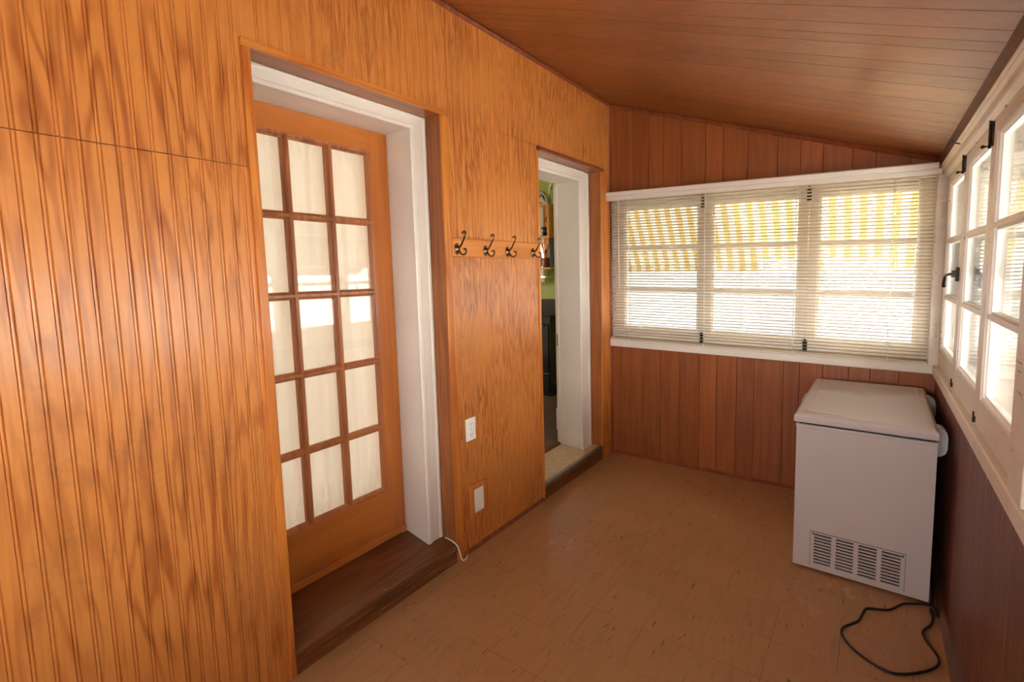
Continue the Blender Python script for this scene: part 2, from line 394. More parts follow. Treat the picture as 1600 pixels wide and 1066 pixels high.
CREAMW = M_plain('cream_wall_paint', lin(236,226,208), 0.6, vary=0.02)
KFLOOR = M_wood('dark_kitchen_floorboards', lin(96,70,50), lin(78,54,38), lin(58,38,26), 'y', 10.0, 0.8, 5.0, seed=2.9, rough=0.35)
PINE = M_wood('honey_pine_shelf', lin(226,164,86), lin(206,140,66), lin(180,112,48), 'z', 14.0, 1.0, 4.0, seed=1.9)
OVENBLK = M_plain('black_oven_enamel', lin(20,18,18), 0.15, vary=0.05, coat=0.5)
OVENTOP = M_plain('dark_brown_oven_back', lin(46,36,30), 0.35, vary=0.1)

# ---------------------------------------------------------------- grooved sheet walls
def tone_attr(ob, tones):
    me = ob.data; a = me.attributes.new('tone', 'FLOAT', 'FACE')
    for i, v in enumerate(tones): a.data[i].value = v
def grooved(name, mat, us, u0, u1, mp, zb, zt, gw=0.0050, gd=0.0045, rnd=None):
    """sheet with V grooves at the positions us; mp(u, depth, z) -> point; depth > 0 goes into the wall"""
    rnd = rnd or random.Random(3)
    bm = bmesh.new(); tones = []
    cols = [(u0, 0.0)]; planks = []
    g = [u for u in us if u0+0.01 < u < u1-0.01]
    for u in g: cols += [(u-gw/2, 0.0), (u, gd), (u+gw/2, 0.0)]
    cols.append((u1, 0.0))
    A = [bm.verts.new(mp(u, d, zb(u))) for u, d in cols]; B = [bm.verts.new(mp(u, d, zt(u))) for u, d in cols]
    t = rnd.random()
    for i in range(len(cols)-1):
        bm.faces.new((A[i], A[i+1], B[i+1], B[i]))
        k = i % 3
        if k == 0: t = rnd.random()
        tones.append(t if k == 0 else 2.2)
    # back and rim so the sheet has thickness
    th = 0.008
    A2 = [bm.verts.new(mp(u, th, zb(u))) for u in (u0, u1)]; B2 = [bm.verts.new(mp(u, th, zt(u))) for u in (u0, u1)]
    bm.faces.new((A2[1], A2[0], B2[0], B2[1])); tones.append(0.5)
    bm.faces.new((A2[0], A[0], B[0], B2[0])); tones.append(0.5)
    bm.faces.new((A[-1], A2[1], B2[1], B[-1])); tones.append(0.5)
    bm.faces.new([A2[0], A2[1]] + A[::-1]); tones.append(0.5)
    bm.faces.new([B2[1], B2[0]] + B); tones.append(0.5)
    me = bpy.data.meshes.new(name); bm.to_mesh(me); bm.free(); me.materials.append(mat)
    ob = bpy.data.objects.new(name, me); COL.objects.link(ob); tone_attr(ob, tones)
    return ob

# left wall: beadboard, one mesh of five sheets
def wall_left():
    bm = bmesh.new(); P, PH = 0.0412, 0.348
    def sheet(y0, y1, z0, z1):
        cols = [(y0, 0.0)]
        k0 = math.ceil((y0+0.007-PH)/P); k1 = math.floor((y1-0.007-PH)/P)
        for k in range(k0, k1+1):
            c = PH + k*P
            cols += [(c-0.0062,0),(c-0.0044,-0.0034),(c-0.0030,-0.0014),(c-0.0012,-0.0001),(c+0.0012,-0.0001),(c+0.0030,-0.0014),(c+0.0044,-0.0034),(c+0.0062,0)]
        cols.append((y1, 0.0))
        A = [bm.verts.new((x, y, z0)) for y, x in cols]; B = [bm.verts.new((x, y, z1)) for y, x in cols]
        for i in range(len(cols)-1): bm.faces.new((A[i], A[i+1], B[i+1], B[i]))
        a2 = [bm.verts.new((-0.012, y, z0)) for y in (y0, y1)]; b2 = [bm.verts.new((-0.012, y, z1)) for y in (y0, y1)]
        bm.faces.new((a2[1], a2[0], b2[0], b2[1])); bm.faces.new((a2[0], A[0], B[0], b2[0])); bm.faces.new((A[-1], a2[1], b2[1], B[-1]))
        bm.faces.new([a2[0], a2[1]]+A[::-1]); bm.faces.new([b2[1], b2[0]]+B)
    sheet(YB, 0.845, 0.0, 1.8870); sheet(YB, 0.845, 1.8892, 2.83)
    sheet(0.845, 1.755, 2.292, 2.83)
    sheet(1.755, 2.572, 0.0, 2.3015); sheet(1.755, 2.572, 2.3035, 2.83)
    sheet(2.572, 3.435, 2.285, 2.83)
    sheet(3.435, L, 0.0, 2.83)
    bmesh.ops.recalc_face_normals(bm, faces=bm.faces[:])
    me = bpy.data.meshes.new('wall_left'); bm.to_mesh(me); bm.free(); me.materials.append(FIR)
    ob = bpy.data.objects.new('wall_left', me); COL.objects.link(ob)
    return struct(ob, 'orange varnished beadboard wall on the left with two doorways', 'wall')
wall_left()

# house wall core behind the beadboard (with the two door openings)
HX0, HX1 = -0.30, -0.106
for (y0, y1, z0, z1) in ((YB,0.80,-0.3,2.9),(0.80,1.632,2.22,2.9),(1.632,2.44,-0.3,2.9),(2.44,3.272,2.205,2.9),(3.272,3.74,-0.3,2.9),(0.80,1.632,-0.3,0.05),(2.44,3.272,-0.3,0.05)):
    m = MB(); m.box(HX0, HX1, y0, y1, z0, z1); struct(m.build('wall_house', CREAMW), 'house wall behind the porch panelling', 'wall')

m = MB(); m.box(HX0, -0.2, 3.74, 5.2, -0.6, 2.9); struct(m.build('wall_house', GREEN), 'house wall beyond the porch', 'wall')
m = MB(); m.box(-0.2, HX1, 3.74, 9.0, -0.6, 3.4); struct(m.build('wall_house_outer', SIDING), 'outer siding of the house beyond the porch', 'wall')

# floor
m = MB(); m.box(-0.012, XW+0.012, YB, L+0.012, -0.06, 0.0)
struct(m.build('floor', VINYL), 'tan marbled vinyl tile floor', 'floor')

# end wall (back): panelling above and below the window
mpE = lambda x, d, z: (x, L+d, z)
up = grooved('wall_back', PANEL, [0.193,0.321,0.434,0.567,0.739,0.859,1.016,1.198,1.33,1.454,1.607,1.721,1.886], 0.0, XW, mpE, lambda x: tz(x, 2.03), lambda x: ceil_z(x)+0.02, rnd=random.Random(11))
struct(up, 'red-brown sheet panelling above the end window', 'wall')
lo = grooved('wall_back_lower', PANEL, [0.085,0.263,0.415,0.565,0.712,0.836,0.97,1.085,1.265,1.36,1.49,1.63,1.74,1.88], 0.0, XW, mpE, lambda x: 0.0, lambda x: tz(x, 0.95), rnd=random.Random(5))
struct(lo, 'red-brown sheet panelling below the end window', 'wall')
# outer skin of the end wall, either side of the glazing
m = MB()
m.box(-0.1, XW+0.13, L+0.012, L+0.13, -0.6, 0.93); m.box(-0.1, XW+0.13, L+0.012, L+0.13, 2.075, 2.9)
m.box(-0.1, 0.03, L+0.012, L+0.13, 0.93, 2.075); m.box(2.01, XW+0.13, L+0.012, L+0.13, 0.93, 2.075)
struct(m.build('wall_back_outer', SIDINGW), 'outer siding of the end wall', 'wall')

# right wall: wainscot below the windows
ys = []; y = YB+0.05; rr = random.Random(21)
while y < L-0.05: ys.append(y); y += rr.choice((0.055, 0.075, 0.09, 0.12, 0.14))
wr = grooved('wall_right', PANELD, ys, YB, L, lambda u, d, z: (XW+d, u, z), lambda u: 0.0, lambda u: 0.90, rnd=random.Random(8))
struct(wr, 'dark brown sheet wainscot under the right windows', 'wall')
m = MB()
m.box(XW+0.012, XW+0.13, YB-0.1, L+0.012, -0.6, 0.90); m.box(XW+0.012, XW+0.13, YB-0.1, L+0.012, 2.02, 2.35)
for (y0, y1) in ((YB-0.1, -0.31), (1.53, 1.67), (3.545, L+0.012)): m.box(XW+0.03, XW+0.13, y0, y1, 0.90, 2.02)
struct(m.build('wall_right_outer', SIDINGW), 'outer siding of the right wall', 'wall')
# rear wall behind the camera
m = MB()
for (x0, x1, z0, z1) in ((-0.1, 0.12, -0.6, 2.95), (1.98, XW+0.13, -0.6, 2.95), (0.12, 1.98, -0.6, 0.94), (0.12, 1.98, 2.05, 2.95)): m.box(x0, x1, YB-0.1, YB, z0, z1)
struct(m.build('wall_front', PANEL), 'panelled wall behind the viewer', 'wall')

# ceiling boards following the roof slope
cy = [1.695,1.809,1.892,1.967,2.109,2.213,2.345,2.53,2.69,2.833,2.93,3.046,3.14,3.28,3.37,3.50]
y = 1.60; rr = random.Random(4)
while y > YB+0.06: cy.append(y); y -= rr.choice((0.06,0.09,0.11,0.14,0.18))
cy.sort()
def ceil_map(u, d, w):                       # w: 0 at the house side, 1 at the window side
    x = -0.02 + w*(XW+0.05)
    return (x, u, ceil_z(x)+d)
ce = grooved('ceiling', CEILW, cy, YB, L+0.012, ceil_map, lambda u: 0.0, lambda u: 1.0, gw=0.004, gd=0.004, rnd=random.Random(9))
struct(ce, 'sloping brown board ceiling', 'ceiling')
m = MB(); m.hexa([(-0.35,YB-0.1,ceil_z(-0.35)+0.03),(2.6,YB-0.1,ceil_z(2.6)+0.03),(2.6,L+0.13,ceil_z(2.6)+0.03),(-0.35,L+0.13,ceil_z(-0.35)+0.03),(-0.35,YB-0.1,ceil_z(-0.35)+0.13),(2.6,YB-0.1,ceil_z(2.6)+0.13),(2.6,L+0.13,ceil_z(2.6)+0.13),(-0.35,L+0.13,ceil_z(-0.35)+0.13)])
struct(m.build('roof', SIDINGW), 'porch roof deck', 'roof')

# ---------------------------------------------------------------- mouldings
def trim(n, m, mat, label): return struct(m.build('trim_%d' % n, mat), label, 'trim')
m = MB(); pr = [(0,0),(0.016,0),(0.019,-0.006),(0.012,-0.014),(0.004,-0.022),(0,-0.024)]
m.prism(pr, lambda a, b: (a, YB, CZ0+b-CSL*a), lambda a, b: (a, L, CZ0+b-CSL*a)); trim(1, m, REDTRIM, 'red-brown moulding where the left wall meets the ceiling')
m = MB(); pr = [(0,0),(-0.016,0),(-0.019,-0.007),(-0.012,-0.016),(-0.004,-0.026),(0,-0.028)]
m.prism(pr, lambda a, b: (0.0, L+a, ceil_z(0)+b), lambda a, b: (XW, L+a, ceil_z(XW)+b)); trim(2, m, REDTRIM, 'red-brown moulding along the sloping top of the end wall')
m = MB(); m.prism([(0,0),(0.014,0),(0.014,-0.003),(0.003,-0.014),(0,-0.014)], lambda a, b: (a, L+b, 0.0), lambda a, b: (a, L+b, ceil_z(0.0))); trim(3, m, REDTRIM, 'dark corner strip between the left wall and the end wall')
# dark brown cornice and cream head boards over the right windows
m = MB(); m.prism([(2.045,0.0),(2.008,0.0),(2.008,-0.006),(2.022,-0.058),(2.045,-0.058)], lambda a, b: (a, YB, ceil_z(2.008)+b), lambda a, b: (a, L, ceil_z(2.008)+b)); trim(4, m, DARKTRIM, 'dark brown cornice over the right windows')
m = MB(); m.prism([(2.05,2.045),(2.014,2.045),(2.012,2.036),(2.018,2.030),(2.016,2.022),(2.026,2.014),(2.026,1.992),(2.05,1.992)], lambda a, b: (a, YB, b), lambda a, b: (a, L, b)); trim(5, m, CREAM, 'chipped cream moulded head board over the right windows')
m = MB(); m.prism([(2.06,1.998),(2.030,1.995),(2.030,1.988),(2.046,1.975),(2.06,1.975)], lambda a, b: (a, YB, b), lambda a, b: (a, 3.56, b)); trim(6, m, CREAM, 'cream stop bead above the right casements')
# window sill / apron, right
m = MB(); m.prism([(2.06,0.872),(2.031,0.872),(2.029,0.876),(2.029,0.923),(2.033,0.928),(2.056,0.931),(2.06,0.931)], lambda a, b: (a, YB, b), lambda a, b: (a, 3.583, b))
trim(7, m, CREAM, 'worn cream window sill along the right wall')
m = MB(); m.box(2.006, XW+0.01, 3.566, L, 0.925, 2.0, bev=0.003); trim(8, m, CREAM, 'cream corner post between the end window and the right windows')
m = MB(); m.box(2.032, XW+0.03, 1.53, 1.672, 0.93, 1.995, bev=0.003); trim(9, m, CREAM, 'cream post between the casement groups')
m = MB(); m.box(2.032, XW+0.03, -0.45, -0.31, 0.93, 1.995, bev=0.003); trim(10, m, CREAM, 'cream board at the rear of the right windows')
# end window apron
m = MB()
pr = [(0.012,0.887),(-0.018,0.887),(-0.020,0.892),(-0.020,0.932),(-0.016,0.936),(-0.016,0.944),(0.05,0.946),(0.05,0.887)]
m.prism(pr, lambda a, b: (0.0, L+a, tz(0, b)), lambda a, b: (2.03, L+a, tz(2.03, b))); trim(11, m, WHITE, 'white painted sill board under the end window')
# baseboards
m = MB(); m.prism([(0,0),(-0.014,0),(-0.014,0.008),(-0.004,0.020),(0,0.022)], lambda a, b: (0.0, L+a, b), lambda a, b: (XW, L+a, b)); struct(m.build('baseboard_back', REDTRIM), 'thin shoe moulding along the end wall', 'baseboard')
m = MB(); m.prism([(0,0),(-0.030,0),(-0.030,0.010),(-0.012,0.026),(0,0.03)], lambda a, b: (XW+a, YB, b), lambda a, b: (XW+a, L, b)); struct(m.build('baseboard_right', DARKTRIM), 'dark shoe moulding along the right wall', 'baseboard')
m = MB(); m.prism([(0,0),(0.013,0),(0.013,0.006),(0.003,0.018),(0,0.02)], lambda a, b: (a, 1.775, b), lambda a, b: (a, 2.565, b))
struct(m.build('baseboard_left', REDTRIM), 'thin shoe moulding between the two doorways', 'baseboard')

# ---------------------------------------------------------------- door openings
def casing_prof(w, t):                       # across (0 = inner edge), out of wall
    return [(0,0),(0,t*0.75),(w*0.06,t),(w*0.22,t),(w*0.27,t*0.70),(w*0.34,t*0.62),(w*0.80,t*0.62),(w*0.85,t*0.9),(w*0.94,t*0.95),(w,t*0.8),(w,0)]
def opening(nm, n0, ya, yb, zt, zb, jy0, jy1, jz, xj, lab):
    # liner boards (beadboard face back to the old casing)
    XC = -0.09
    m = MB(); m.box(XC, 0.004, yb-0.0, yb+0.014, 0.0, zt+0.012); m.box(XC, 0.004, ya-0.014, ya, 0.0, zt+0.012)
    trim(n0, m, LINER, 'brown side boards lining '+lab)
    m = MB(); m.box(XC, 0.004, ya, yb, zt, zt+0.012)
    trim(n0+1, m, LINERY, 'brown head board lining '+lab)
    # white casing and jambs
    m = MB(); w = yb-jy1; wt = zt-jz
    pr = casing_prof(w, 0.016)
    m.prism([(u, v) for u, v in pr], lambda u, v: (XC-0.016+v, jy1+u, zb), lambda u, v: (XC-0.016+v, jy1+u, jz+u*wt/w))
    pr = casing_prof(wt, 0.016)
    m.prism(pr, lambda u, v: (XC-0.016+v, min(jy0, ya)-0.05, jz+u), lambda u, v: (XC-0.016+v, jy1+u*w/wt, jz+u))
    wl = max(0.02, jy0-ya+0.0)
    m.box(XC-0.014, XC-0.002, ya-0.06, jy0, zb, jz+0.02)
    m.box(xj, XC-0.014, jy1, jy1+0.02, zb, jz+0.02); m.box(xj, XC-0.014, jy0-0.02, jy0, zb, jz+0.02); m.box(xj, XC-0.014, jy0-0.02, jy1+0.02, jz, jz+0.02)
    return trim(n0+2, m, WHITE, 'white moulded casing and jambs of '+lab)
opening('door1', 12, 0.852, 1.730, 2.281, 0.06, 0.800, 1.628, 2.212, -0.30, 'the glazed door')
opening('door2', 15, 2.576, 3.422, 2.272, 0.10, 2.46, 3.262, 2.192, -0.286, 'the open kitchen doorway')
# face trim round door 1
m = MB(); m.box(0.0, 0.013, 1.730, 1.768, 0.0, 2.281, bev=0.003); m.box(0.0, 0.013, 0.822, 0.852, 0.0, 2.281, bev=0.003); trim(18, m, FIRTRIM, 'orange wood side strips round the glazed door')
m = MB(); m.box(0.0, 0.013, 0.822, 1.768, 2.281, 2.308, bev=0.003); trim(19, m, FIRTRIMY, 'orange wood top strip over the glazed door')
m = MB(); m.box(0.0, 0.010, 1.770, 1.786, 0.0, 2.28, bev=0.002); trim(20, m, FIRTRIM, 'narrow wood strip left of the coat hooks')
# door 2: header moulding and side strips
m = MB(); m.prism([(0,2.272),(0.02,2.270),(0.03,2.276),(0.03,2.286),(0.018,2.296),(0,2.298)], lambda a, b: (a, 2.566, b), lambda a, b: (a, 3.44, b)); trim(21, m, REDTRIM, 'rounded wood moulding over the kitchen doorway')
m = MB(); m.box(0.0, 0.010, 3.424, 3.545, 0.0, 2.27, bev=0.003); trim(22, m, FIRTRIM, 'wide wood strip right of the kitchen doorway')
m = MB(); m.box(0.0, 0.008, 2.556, 2.576, 0.0, 2.27, bev=0.002); trim(23, m, FIRTRIM, 'narrow wood strip left of the kitchen doorway')
# door 2 stop with strike plate
m = MB(); m.box(-0.312, -0.2865, 3.248, 3.30, 0.135, 2.19, bev=0.002)
st = struct(m.build('trim_24', WHITE), 'white door stop strip of the kitchen doorway', 'trim')
m = MB(); m.box(-0.301, -0.294, 3.2455, 3.2485, 0.93, 1.02); m.build('strike_plate', IRON, st)
m = MB(); m.box(-0.315, -0.296, 3.238, 3.2485, 0.24, 0.42, bev=0.002); m.build('bottom_block', WHITE, st)

# ---------------------------------------------------------------- steps
root = thing('wooden_step', 'worn dark brown wooden step below the glazed door', 'step', (0.0, 1.29, 0.0))
m = MB()
pr = [(-0.262,0.142),(-0.012,0.096),(0.010,0.091),(0.018,0.084),(0.019,0.072),(0.012,0.066),(0.012,0.061),(-0.262,0.061)]
m.prism(pr, lambda a, b: (a, 0.8525, b), lambda a, b: (a, 1.7295, b)); m.build('tread', STEPW, root, (0,1.29,0))
m = MB(); m.box(-0.05, 0.008, 0.8525, 1.7295, 0.0, 0.061); m.build('riser', STEPW, root, (0,1.29,0))
root = thing('linoleum_step', 'beige linoleum step with metal nosing in the kitchen doorway', 'step', (0.0, 3.0, 0.0))
m = MB(); m.prism([(-0.335,0.118),(-0.004,0.104),(-0.004,0.092),(-0.335,0.092)], lambda a, b: (a, 2.577, b), lambda a, b: (a, 3.26 if a < -0.09 else 3.26, b)); 
m.box(-0.089, -0.004, 3.26, 3.421, 0.092, 0.104)
m.build('tread', LINO, root, (0,3.0,0))
m = MB(); m.prism([(-0.018,0.109),(0.008,0.107),(0.013,0.101),(0.013,0.080),(0.009,0.080),(0.009,0.0925),(-0.018,0.1045)], lambda a, b: (a, 2.577, b), lambda a, b: (a, 3.421, b)); m.build('nosing', STEEL, root, (0,3.0,0))
m = MB(); m.box(-0.05, 0.0065, 2.577, 3.421, 0.0, 0.092); m.build('riser', STEPW, root, (0,3.0,0))
m = MB(); m.prism([(-0.43,0.132),(-0.30,0.132),(-0.285,0.12),(-0.285,0.10),(-0.43,0.10)], lambda a, b: (a, 2.461, b), lambda a, b: (a, 3.25, b))
trim(25, m, STEPW, 'dark wooden threshold of the kitchen doorway')
# loose white cable end by the step
m = MB(); m.tube([(-0.07,1.722,0.115),(-0.045,1.724,0.112),(-0.02,1.723,0.110),(0.006,1.722,0.104),(0.022,1.724,0.088),(0.028,1.729,0.060),(0.030,1.735,0.03),(0.032,1.745,0.006),(0.036,1.765,0.005),(0.030,1.785,0.018)], 0.0032, 6)
tag(m.build('cable', PLASTIC), 'short white cable end poking out beside the wooden step', 'cable')

# ---------------------------------------------------------------- glazed door (door_1)
def glazed_door():
    X = -0.265; XB = X-0.042
    root = sroot('door_1', 'brown wooden french door with fifteen glass panes', 'door', (X, 1.21, 0.15))
    O = (X, 1.21, 0.15)
    y0, y1, z0, z1 = 0.804, 1.624, 0.152, 2.210
    gy = [0.906, 1.107, 1.307, 1.508]; gz = [0.416, 0.743, 1.087, 1.433, 1.773, 2.100]
    m = MB(); m.box(XB, X, y0, gy[0]-0.012, z0, z1, bev=0.002); m.box(XB, X, gy[3]+0.012, y1, z0, z1, bev=0.002); m.build('stile', DOORW, root, O)
    m = MB(); m.box(XB, X, gy[0]-0.012, gy[3]+0.012, gz[5]+0.012, z1); m.box(XB, X, gy[0]-0.012, gy[3]+0.012, z0, gz[0]-0.012); m.build('rail', DOORH, root, O)
    # muntins: moulded bars crossing (front and rear), plus the sticking round the edge
    m = MB(); w = 0.017
    prof = [(-w, -0.020), (-w, -0.015), (-w*0.62, -0.010), (-w*0.45, -0.003), (-w*0.3, -0.001), (w*0.3, -0.001), (w*0.45, -0.003), (w*0.62, -0.010), (w, -0.015), (w, -0.020)]
    for yc in gy[1:3]: m.prism(prof, lambda a, b: (X+b, yc+a, gz[0]-0.012), lambda a, b: (X+b, yc+a, gz[5]+0.012))
    for zc in gz[1:5]: m.prism(prof, lambda a, b: (X+b+0.0004, gy[0]-0.012, zc+a), lambda a, b: (X+b+0.0004, gy[3]+0.012, zc+a))
    hp = [(-0.013, -0.020), (-0.013, -0.001), (-0.002, -0.003), (0.003, -0.010), (0.010, -0.015), (0.010, -0.020)]
    for yc, s in ((gy[0], 1), (gy[3], -1)): m.prism(hp, lambda a, b: (X+b, yc+s*a, gz[0]-0.012), lambda a, b: (X+b, yc+s*a, gz[5]+0.012))
    for zc, s in ((gz[0], 1), (gz[5], -1)): m.prism(hp, lambda a, b: (X+b+0.0003, gy[0]-0.012, zc+s*a), lambda a, b: (X+b+0.0003, gy[3]+0.012, zc+s*a))
    m.build('muntin', BEAD, root, O)
    m = MB()
    for a in range(3):
        for b in range(5): m.box(X-0.0225, X-0.0195, gy[a]+0.002, gy[a+1]-0.002, gz[b]+0.002, gz[b+1]-0.002)
    m.build('glass', GLASS, root, O)
    m = MB()
    for a in range(1, 3): m.box(XB, X-0.024, gy[a]-0.012, gy[a]+0.012, gz[0], gz[5])
    for b in range(1, 5): m.box(XB+0.001, X-0.024, gy[0], gy[3], gz[b]-0.012, gz[b]+0.012)
    m.build('rear_muntin', BEAD, root, O)
    m = MB(); m.box(X, X+0.012, y0+0.01, y1-0.002, z0-0.004, z0+0.030, bev=0.004); m.build('sweep', DOORH, root, O)
    # curtain inside, on the room side of the glass
    rc = thing('door_curtain', 'gathered off-white curtain with ruffled ends behind the glazed door panes', 'curtain', (XB-0.012, 1.21, 0.40))
    bm = bmesh.new(); NY, NZ = 190, 60; cy0, cy1, cz0, cz1 = 0.840, 1.590, 0.345, 2.165
    g = []
    for j in range(NZ+1):
        z = cz0+(cz1-cz0)*j/NZ; row = []
        for i in range(NY+1):
            s = i/NY; y = cy0+(cy1-cy0)*s
            f = 0.006*math.sin(s*48+1.2*math.sin(z*1.3)) + 0.004*math.sin(s*23+z*0.8)
            ed = max(0, 1-abs(z-0.52)/0.03)+max(0, 1-abs(z-2.06)/0.03)
            rf = 0.0065*math.sin(s*120+1.5*math.sin(z*60+s*40)) if (z < 0.52 or z > 2.06) else 0.0015*math.sin(s*110)
            row.append(bm.verts.new((XB-0.020+f*(1-0.7*min(1, ed))+rf+0.003*min(1, ed), y, z)))
        g.append(row)
    for j in range(NZ):
        for i in range(NY):
            fc = bm.faces.new((g[j][i], g[j][i+1], g[j+1][i+1], g[j+1][i])); fc.smooth = True
    me = bpy.data.meshes.new('cloth'); bmesh.ops.translate(bm, verts=bm.verts[:], vec=(-(XB-0.012), -1.21, -0.40)); bm.to_mesh(me); bm.free(); me.materials.append(CURTAIN)
    ob = bpy.data.objects.new('cloth', me); COL.objects.link(ob); ob.parent = rc
    so = ob.modifiers.new('thick', 'SOLIDIFY'); so.thickness = 0.0012
    for nz_, nm in ((2.125, 'curtain_rod'), (0.395, 'curtain_rod')):
        m = MB(); m.tube([(XB-0.0285, 0.83, nz_), (XB-0.0285, 1.60, nz_)], 0.0035, 8); m.build(nm, BRASS, rc, (XB-0.012, 1.21, 0.40))
glazed_door()

# ---------------------------------------------------------------- casement sashes
def sash(name, label, mp, u0, u1, z0, z1, gu0, gu1, gz0, gz1, bars, paint=CREAM, org=(0,0,0), latch=None):
    """mp(u, depth, z): u along the wall, depth outward from the room face"""
    root = sroot(name, label, 'window', org)
    m = MB()
    for a in ((u0, gu0, z0, z1), (gu1, u1, z0, z1), (gu0, gu1, z0, gz0), (gu0, gu1, gz1, z1)): m.box(a[0], a[1], 0.0, 0.036, a[2], a[3], mp=mp)
    m.build('frame', paint, root, org)
    m = MB()   # stepped glazing bead
    for w0, w1, d0 in ((0.0, 0.009, 0.006), (0.009, 0.018, 0.013)):
        m.box(gu0+w0, gu0+w1, d0, 0.034, gz0+w0, gz1-w0, mp=mp); m.box(gu1-w1, gu1-w0, d0, 0.034, gz0+w0, gz1-w0, mp=mp)
        m.box(gu0+w1, gu1-w1, d0, 0.034, gz0+w0, gz0+w1, mp=mp); m.box(gu0+w1, gu1-w1, d0, 0.034, gz1-w1, gz1-w0, mp=mp)
    m.build('glazing_bead', LITBEAD, root, org)
    m = MB()
    for zb in bars:
        m.box(gu0, gu1, 0.004, 0.034, zb-0.008, zb+0.008, mp=mp); m.box(gu0+0.018, gu1-0.018, 0.013, 0.033, zb-0.016, zb+0.016, mp=mp)
    m.build('glazing_bar', paint, root, org)
    m = MB(); zz = [gz0]+list(bars)+[gz1]
    for a, b in zip(zz, zz[1:]): m.box(gu0+0.012, gu1-0.012, 0.021, 0.024, a+0.005, b-0.005, mp=mp)
    m.build('glass', GLASS, root, org)
    return root
def storm(name, label, mp, u0, u1, z0, z1, mids):
    root = sroot(name, label, 'window')
    m = MB(); w = 0.035
    for a in ((u0, u0+w, z0, z1), (u1-w, u1, z0, z1), (u0+w, u1-w, z0, z0+w), (u0+w, u1-w, z1-w, z1)): m.box(a[0], a[1], 0.09, 0.112, a[2], a[3], mp=mp)
    for zm in mids: m.box(u0+w, u1-w, 0.092, 0.110, zm-0.016, zm+0.016, mp=mp)
    m.build('frame', WHITE, root)
    m = MB(); m.box(u0+w-0.004, u1-w+0.004, 0.100, 0.103, z0+w-0.004, z1-w+0.004, mp=mp); m.build('glass', GLASS, root)
    # side reveals between sash and storm
    m = MB(); m.box(u0-0.02, u0+0.004, 0.037, 0.112, z0-0.02, z1+0.02, mp=mp); m.box(u1-0.004, u1+0.02, 0.037, 0.112, z0-0.02, z1+0.02, mp=mp)
    m.box(u0, u1, 0.037, 0.112, z0-0.03, z0+0.003, mp=mp); m.box(u0, u1, 0.037, 0.112, z1-0.003, z1+0.02, mp=mp); m.build('reveal', WHITE, root)
    return root
XS = 2.050
mR = lambda u, d, z: (XS+d, u, z)
def bolt(root, y, ztop, zbot, x=XS, face='x', org=(0,0,0)):
    """vertical surface bolt on a meeting stile"""
    m = MB()
    if face == 'x':
        m.box(x-0.004, x, y-0.010, y+0.010, zbot, ztop, bev=0.001)
        m.tube([(x-0.009, y, zbot-0.006), (x-0.009, y, ztop+0.012)], 0.0042, 8)
        m.box(x-0.012, x-0.002, y-0.009, y+0.009, ztop-0.016, ztop-0.006, bev=0.001); m.box(x-0.012, x-0.002, y-0.009, y+0.009, zbot+0.006, zbot+0.016, bev=0.001)
        m.lathe([(0.002, 0), (0.0035, -0.010), (0.006, -0.014), (0.006, -0.019), (0.002, -0.022)], (x-0.010, y, zbot+0.002), 'x', 10)
    else:
        m.box(y-0.013, y+0.013, x-0.004, x, zbot, ztop, bev=0.001)
        m.tube([(y, x-0.010, zbot-0.006), (y, x-0.010, ztop+0.008)], 0.005, 8)
        m.box(y-0.011, y+0.011, x-0.014, x-0.002, ztop-0.018, ztop-0.006, bev=0.001); m.box(y-0.011, y+0.011, x-0.014, x-0.002, zbot+0.006, zbot+0.018, bev=0.001)
        m.lathe([(0.003, 0), (0.0045, -0.006), (0.010, -0.010), (0.010, -0.015), (0.003, -0.018)], (y, x-0.010, zbot+0.012 if zbot < 1.4 else zbot+0.004), 'y', 12)
    return m.build('bolt', IRON, root, org)
def hinge(root, y, z, org=(0,0,0)):
    m = MB(); m.box(XS-0.016, XS-0.002, y-0.001, y+0.0015, z-0.04, z+0.04); m.tube([(XS-0.016, y-0.004, z-0.042), (XS-0.016, y-0.004, z+0.042)], 0.0045, 8)
    return m.build('hinge', CREAM, root, org)
zs0, zs1, zg0, zg1, BARS = 0.932, 1.985, 1.032, 1.932, (1.625, 1.322)
w1 = sash('window_1', 'right wall casement nearest the far corner', mR, 2.907, 3.560, zs0, zs1, 2.955, 3.490, zg0, zg1, BARS)
w2 = sash('window_2', 'middle right wall casement with three stacked panes', mR, 2.287, 2.903, zs0, zs1, 2.333, 2.857, zg0, zg1, BARS)
w3 = sash('window_3', 'right wall casement nearest the viewer', mR, 1.673, 2.283, zs0, zs1, 1.722, 2.237, zg0, zg1, BARS)
bolt(w1, 2.925, 1.975, 1.905); bolt(w2, 2.305, 1.985, 1.895)
for wr_, yy in ((w1, 2.918), (w2, 2.296)):
    m = MB(); m.box(XS-0.006, XS, yy-0.007, yy+0.007, 0.936, 0.958, bev=0.002); m.tube([(XS-0.006, yy, 0.937), (XS-0.006, yy, 0.975)], 0.003, 6); m.build('keeper', IRON, wr_)
hinge(w1, 3.5625, 1.80); hinge(w1, 3.5625, 1.13)
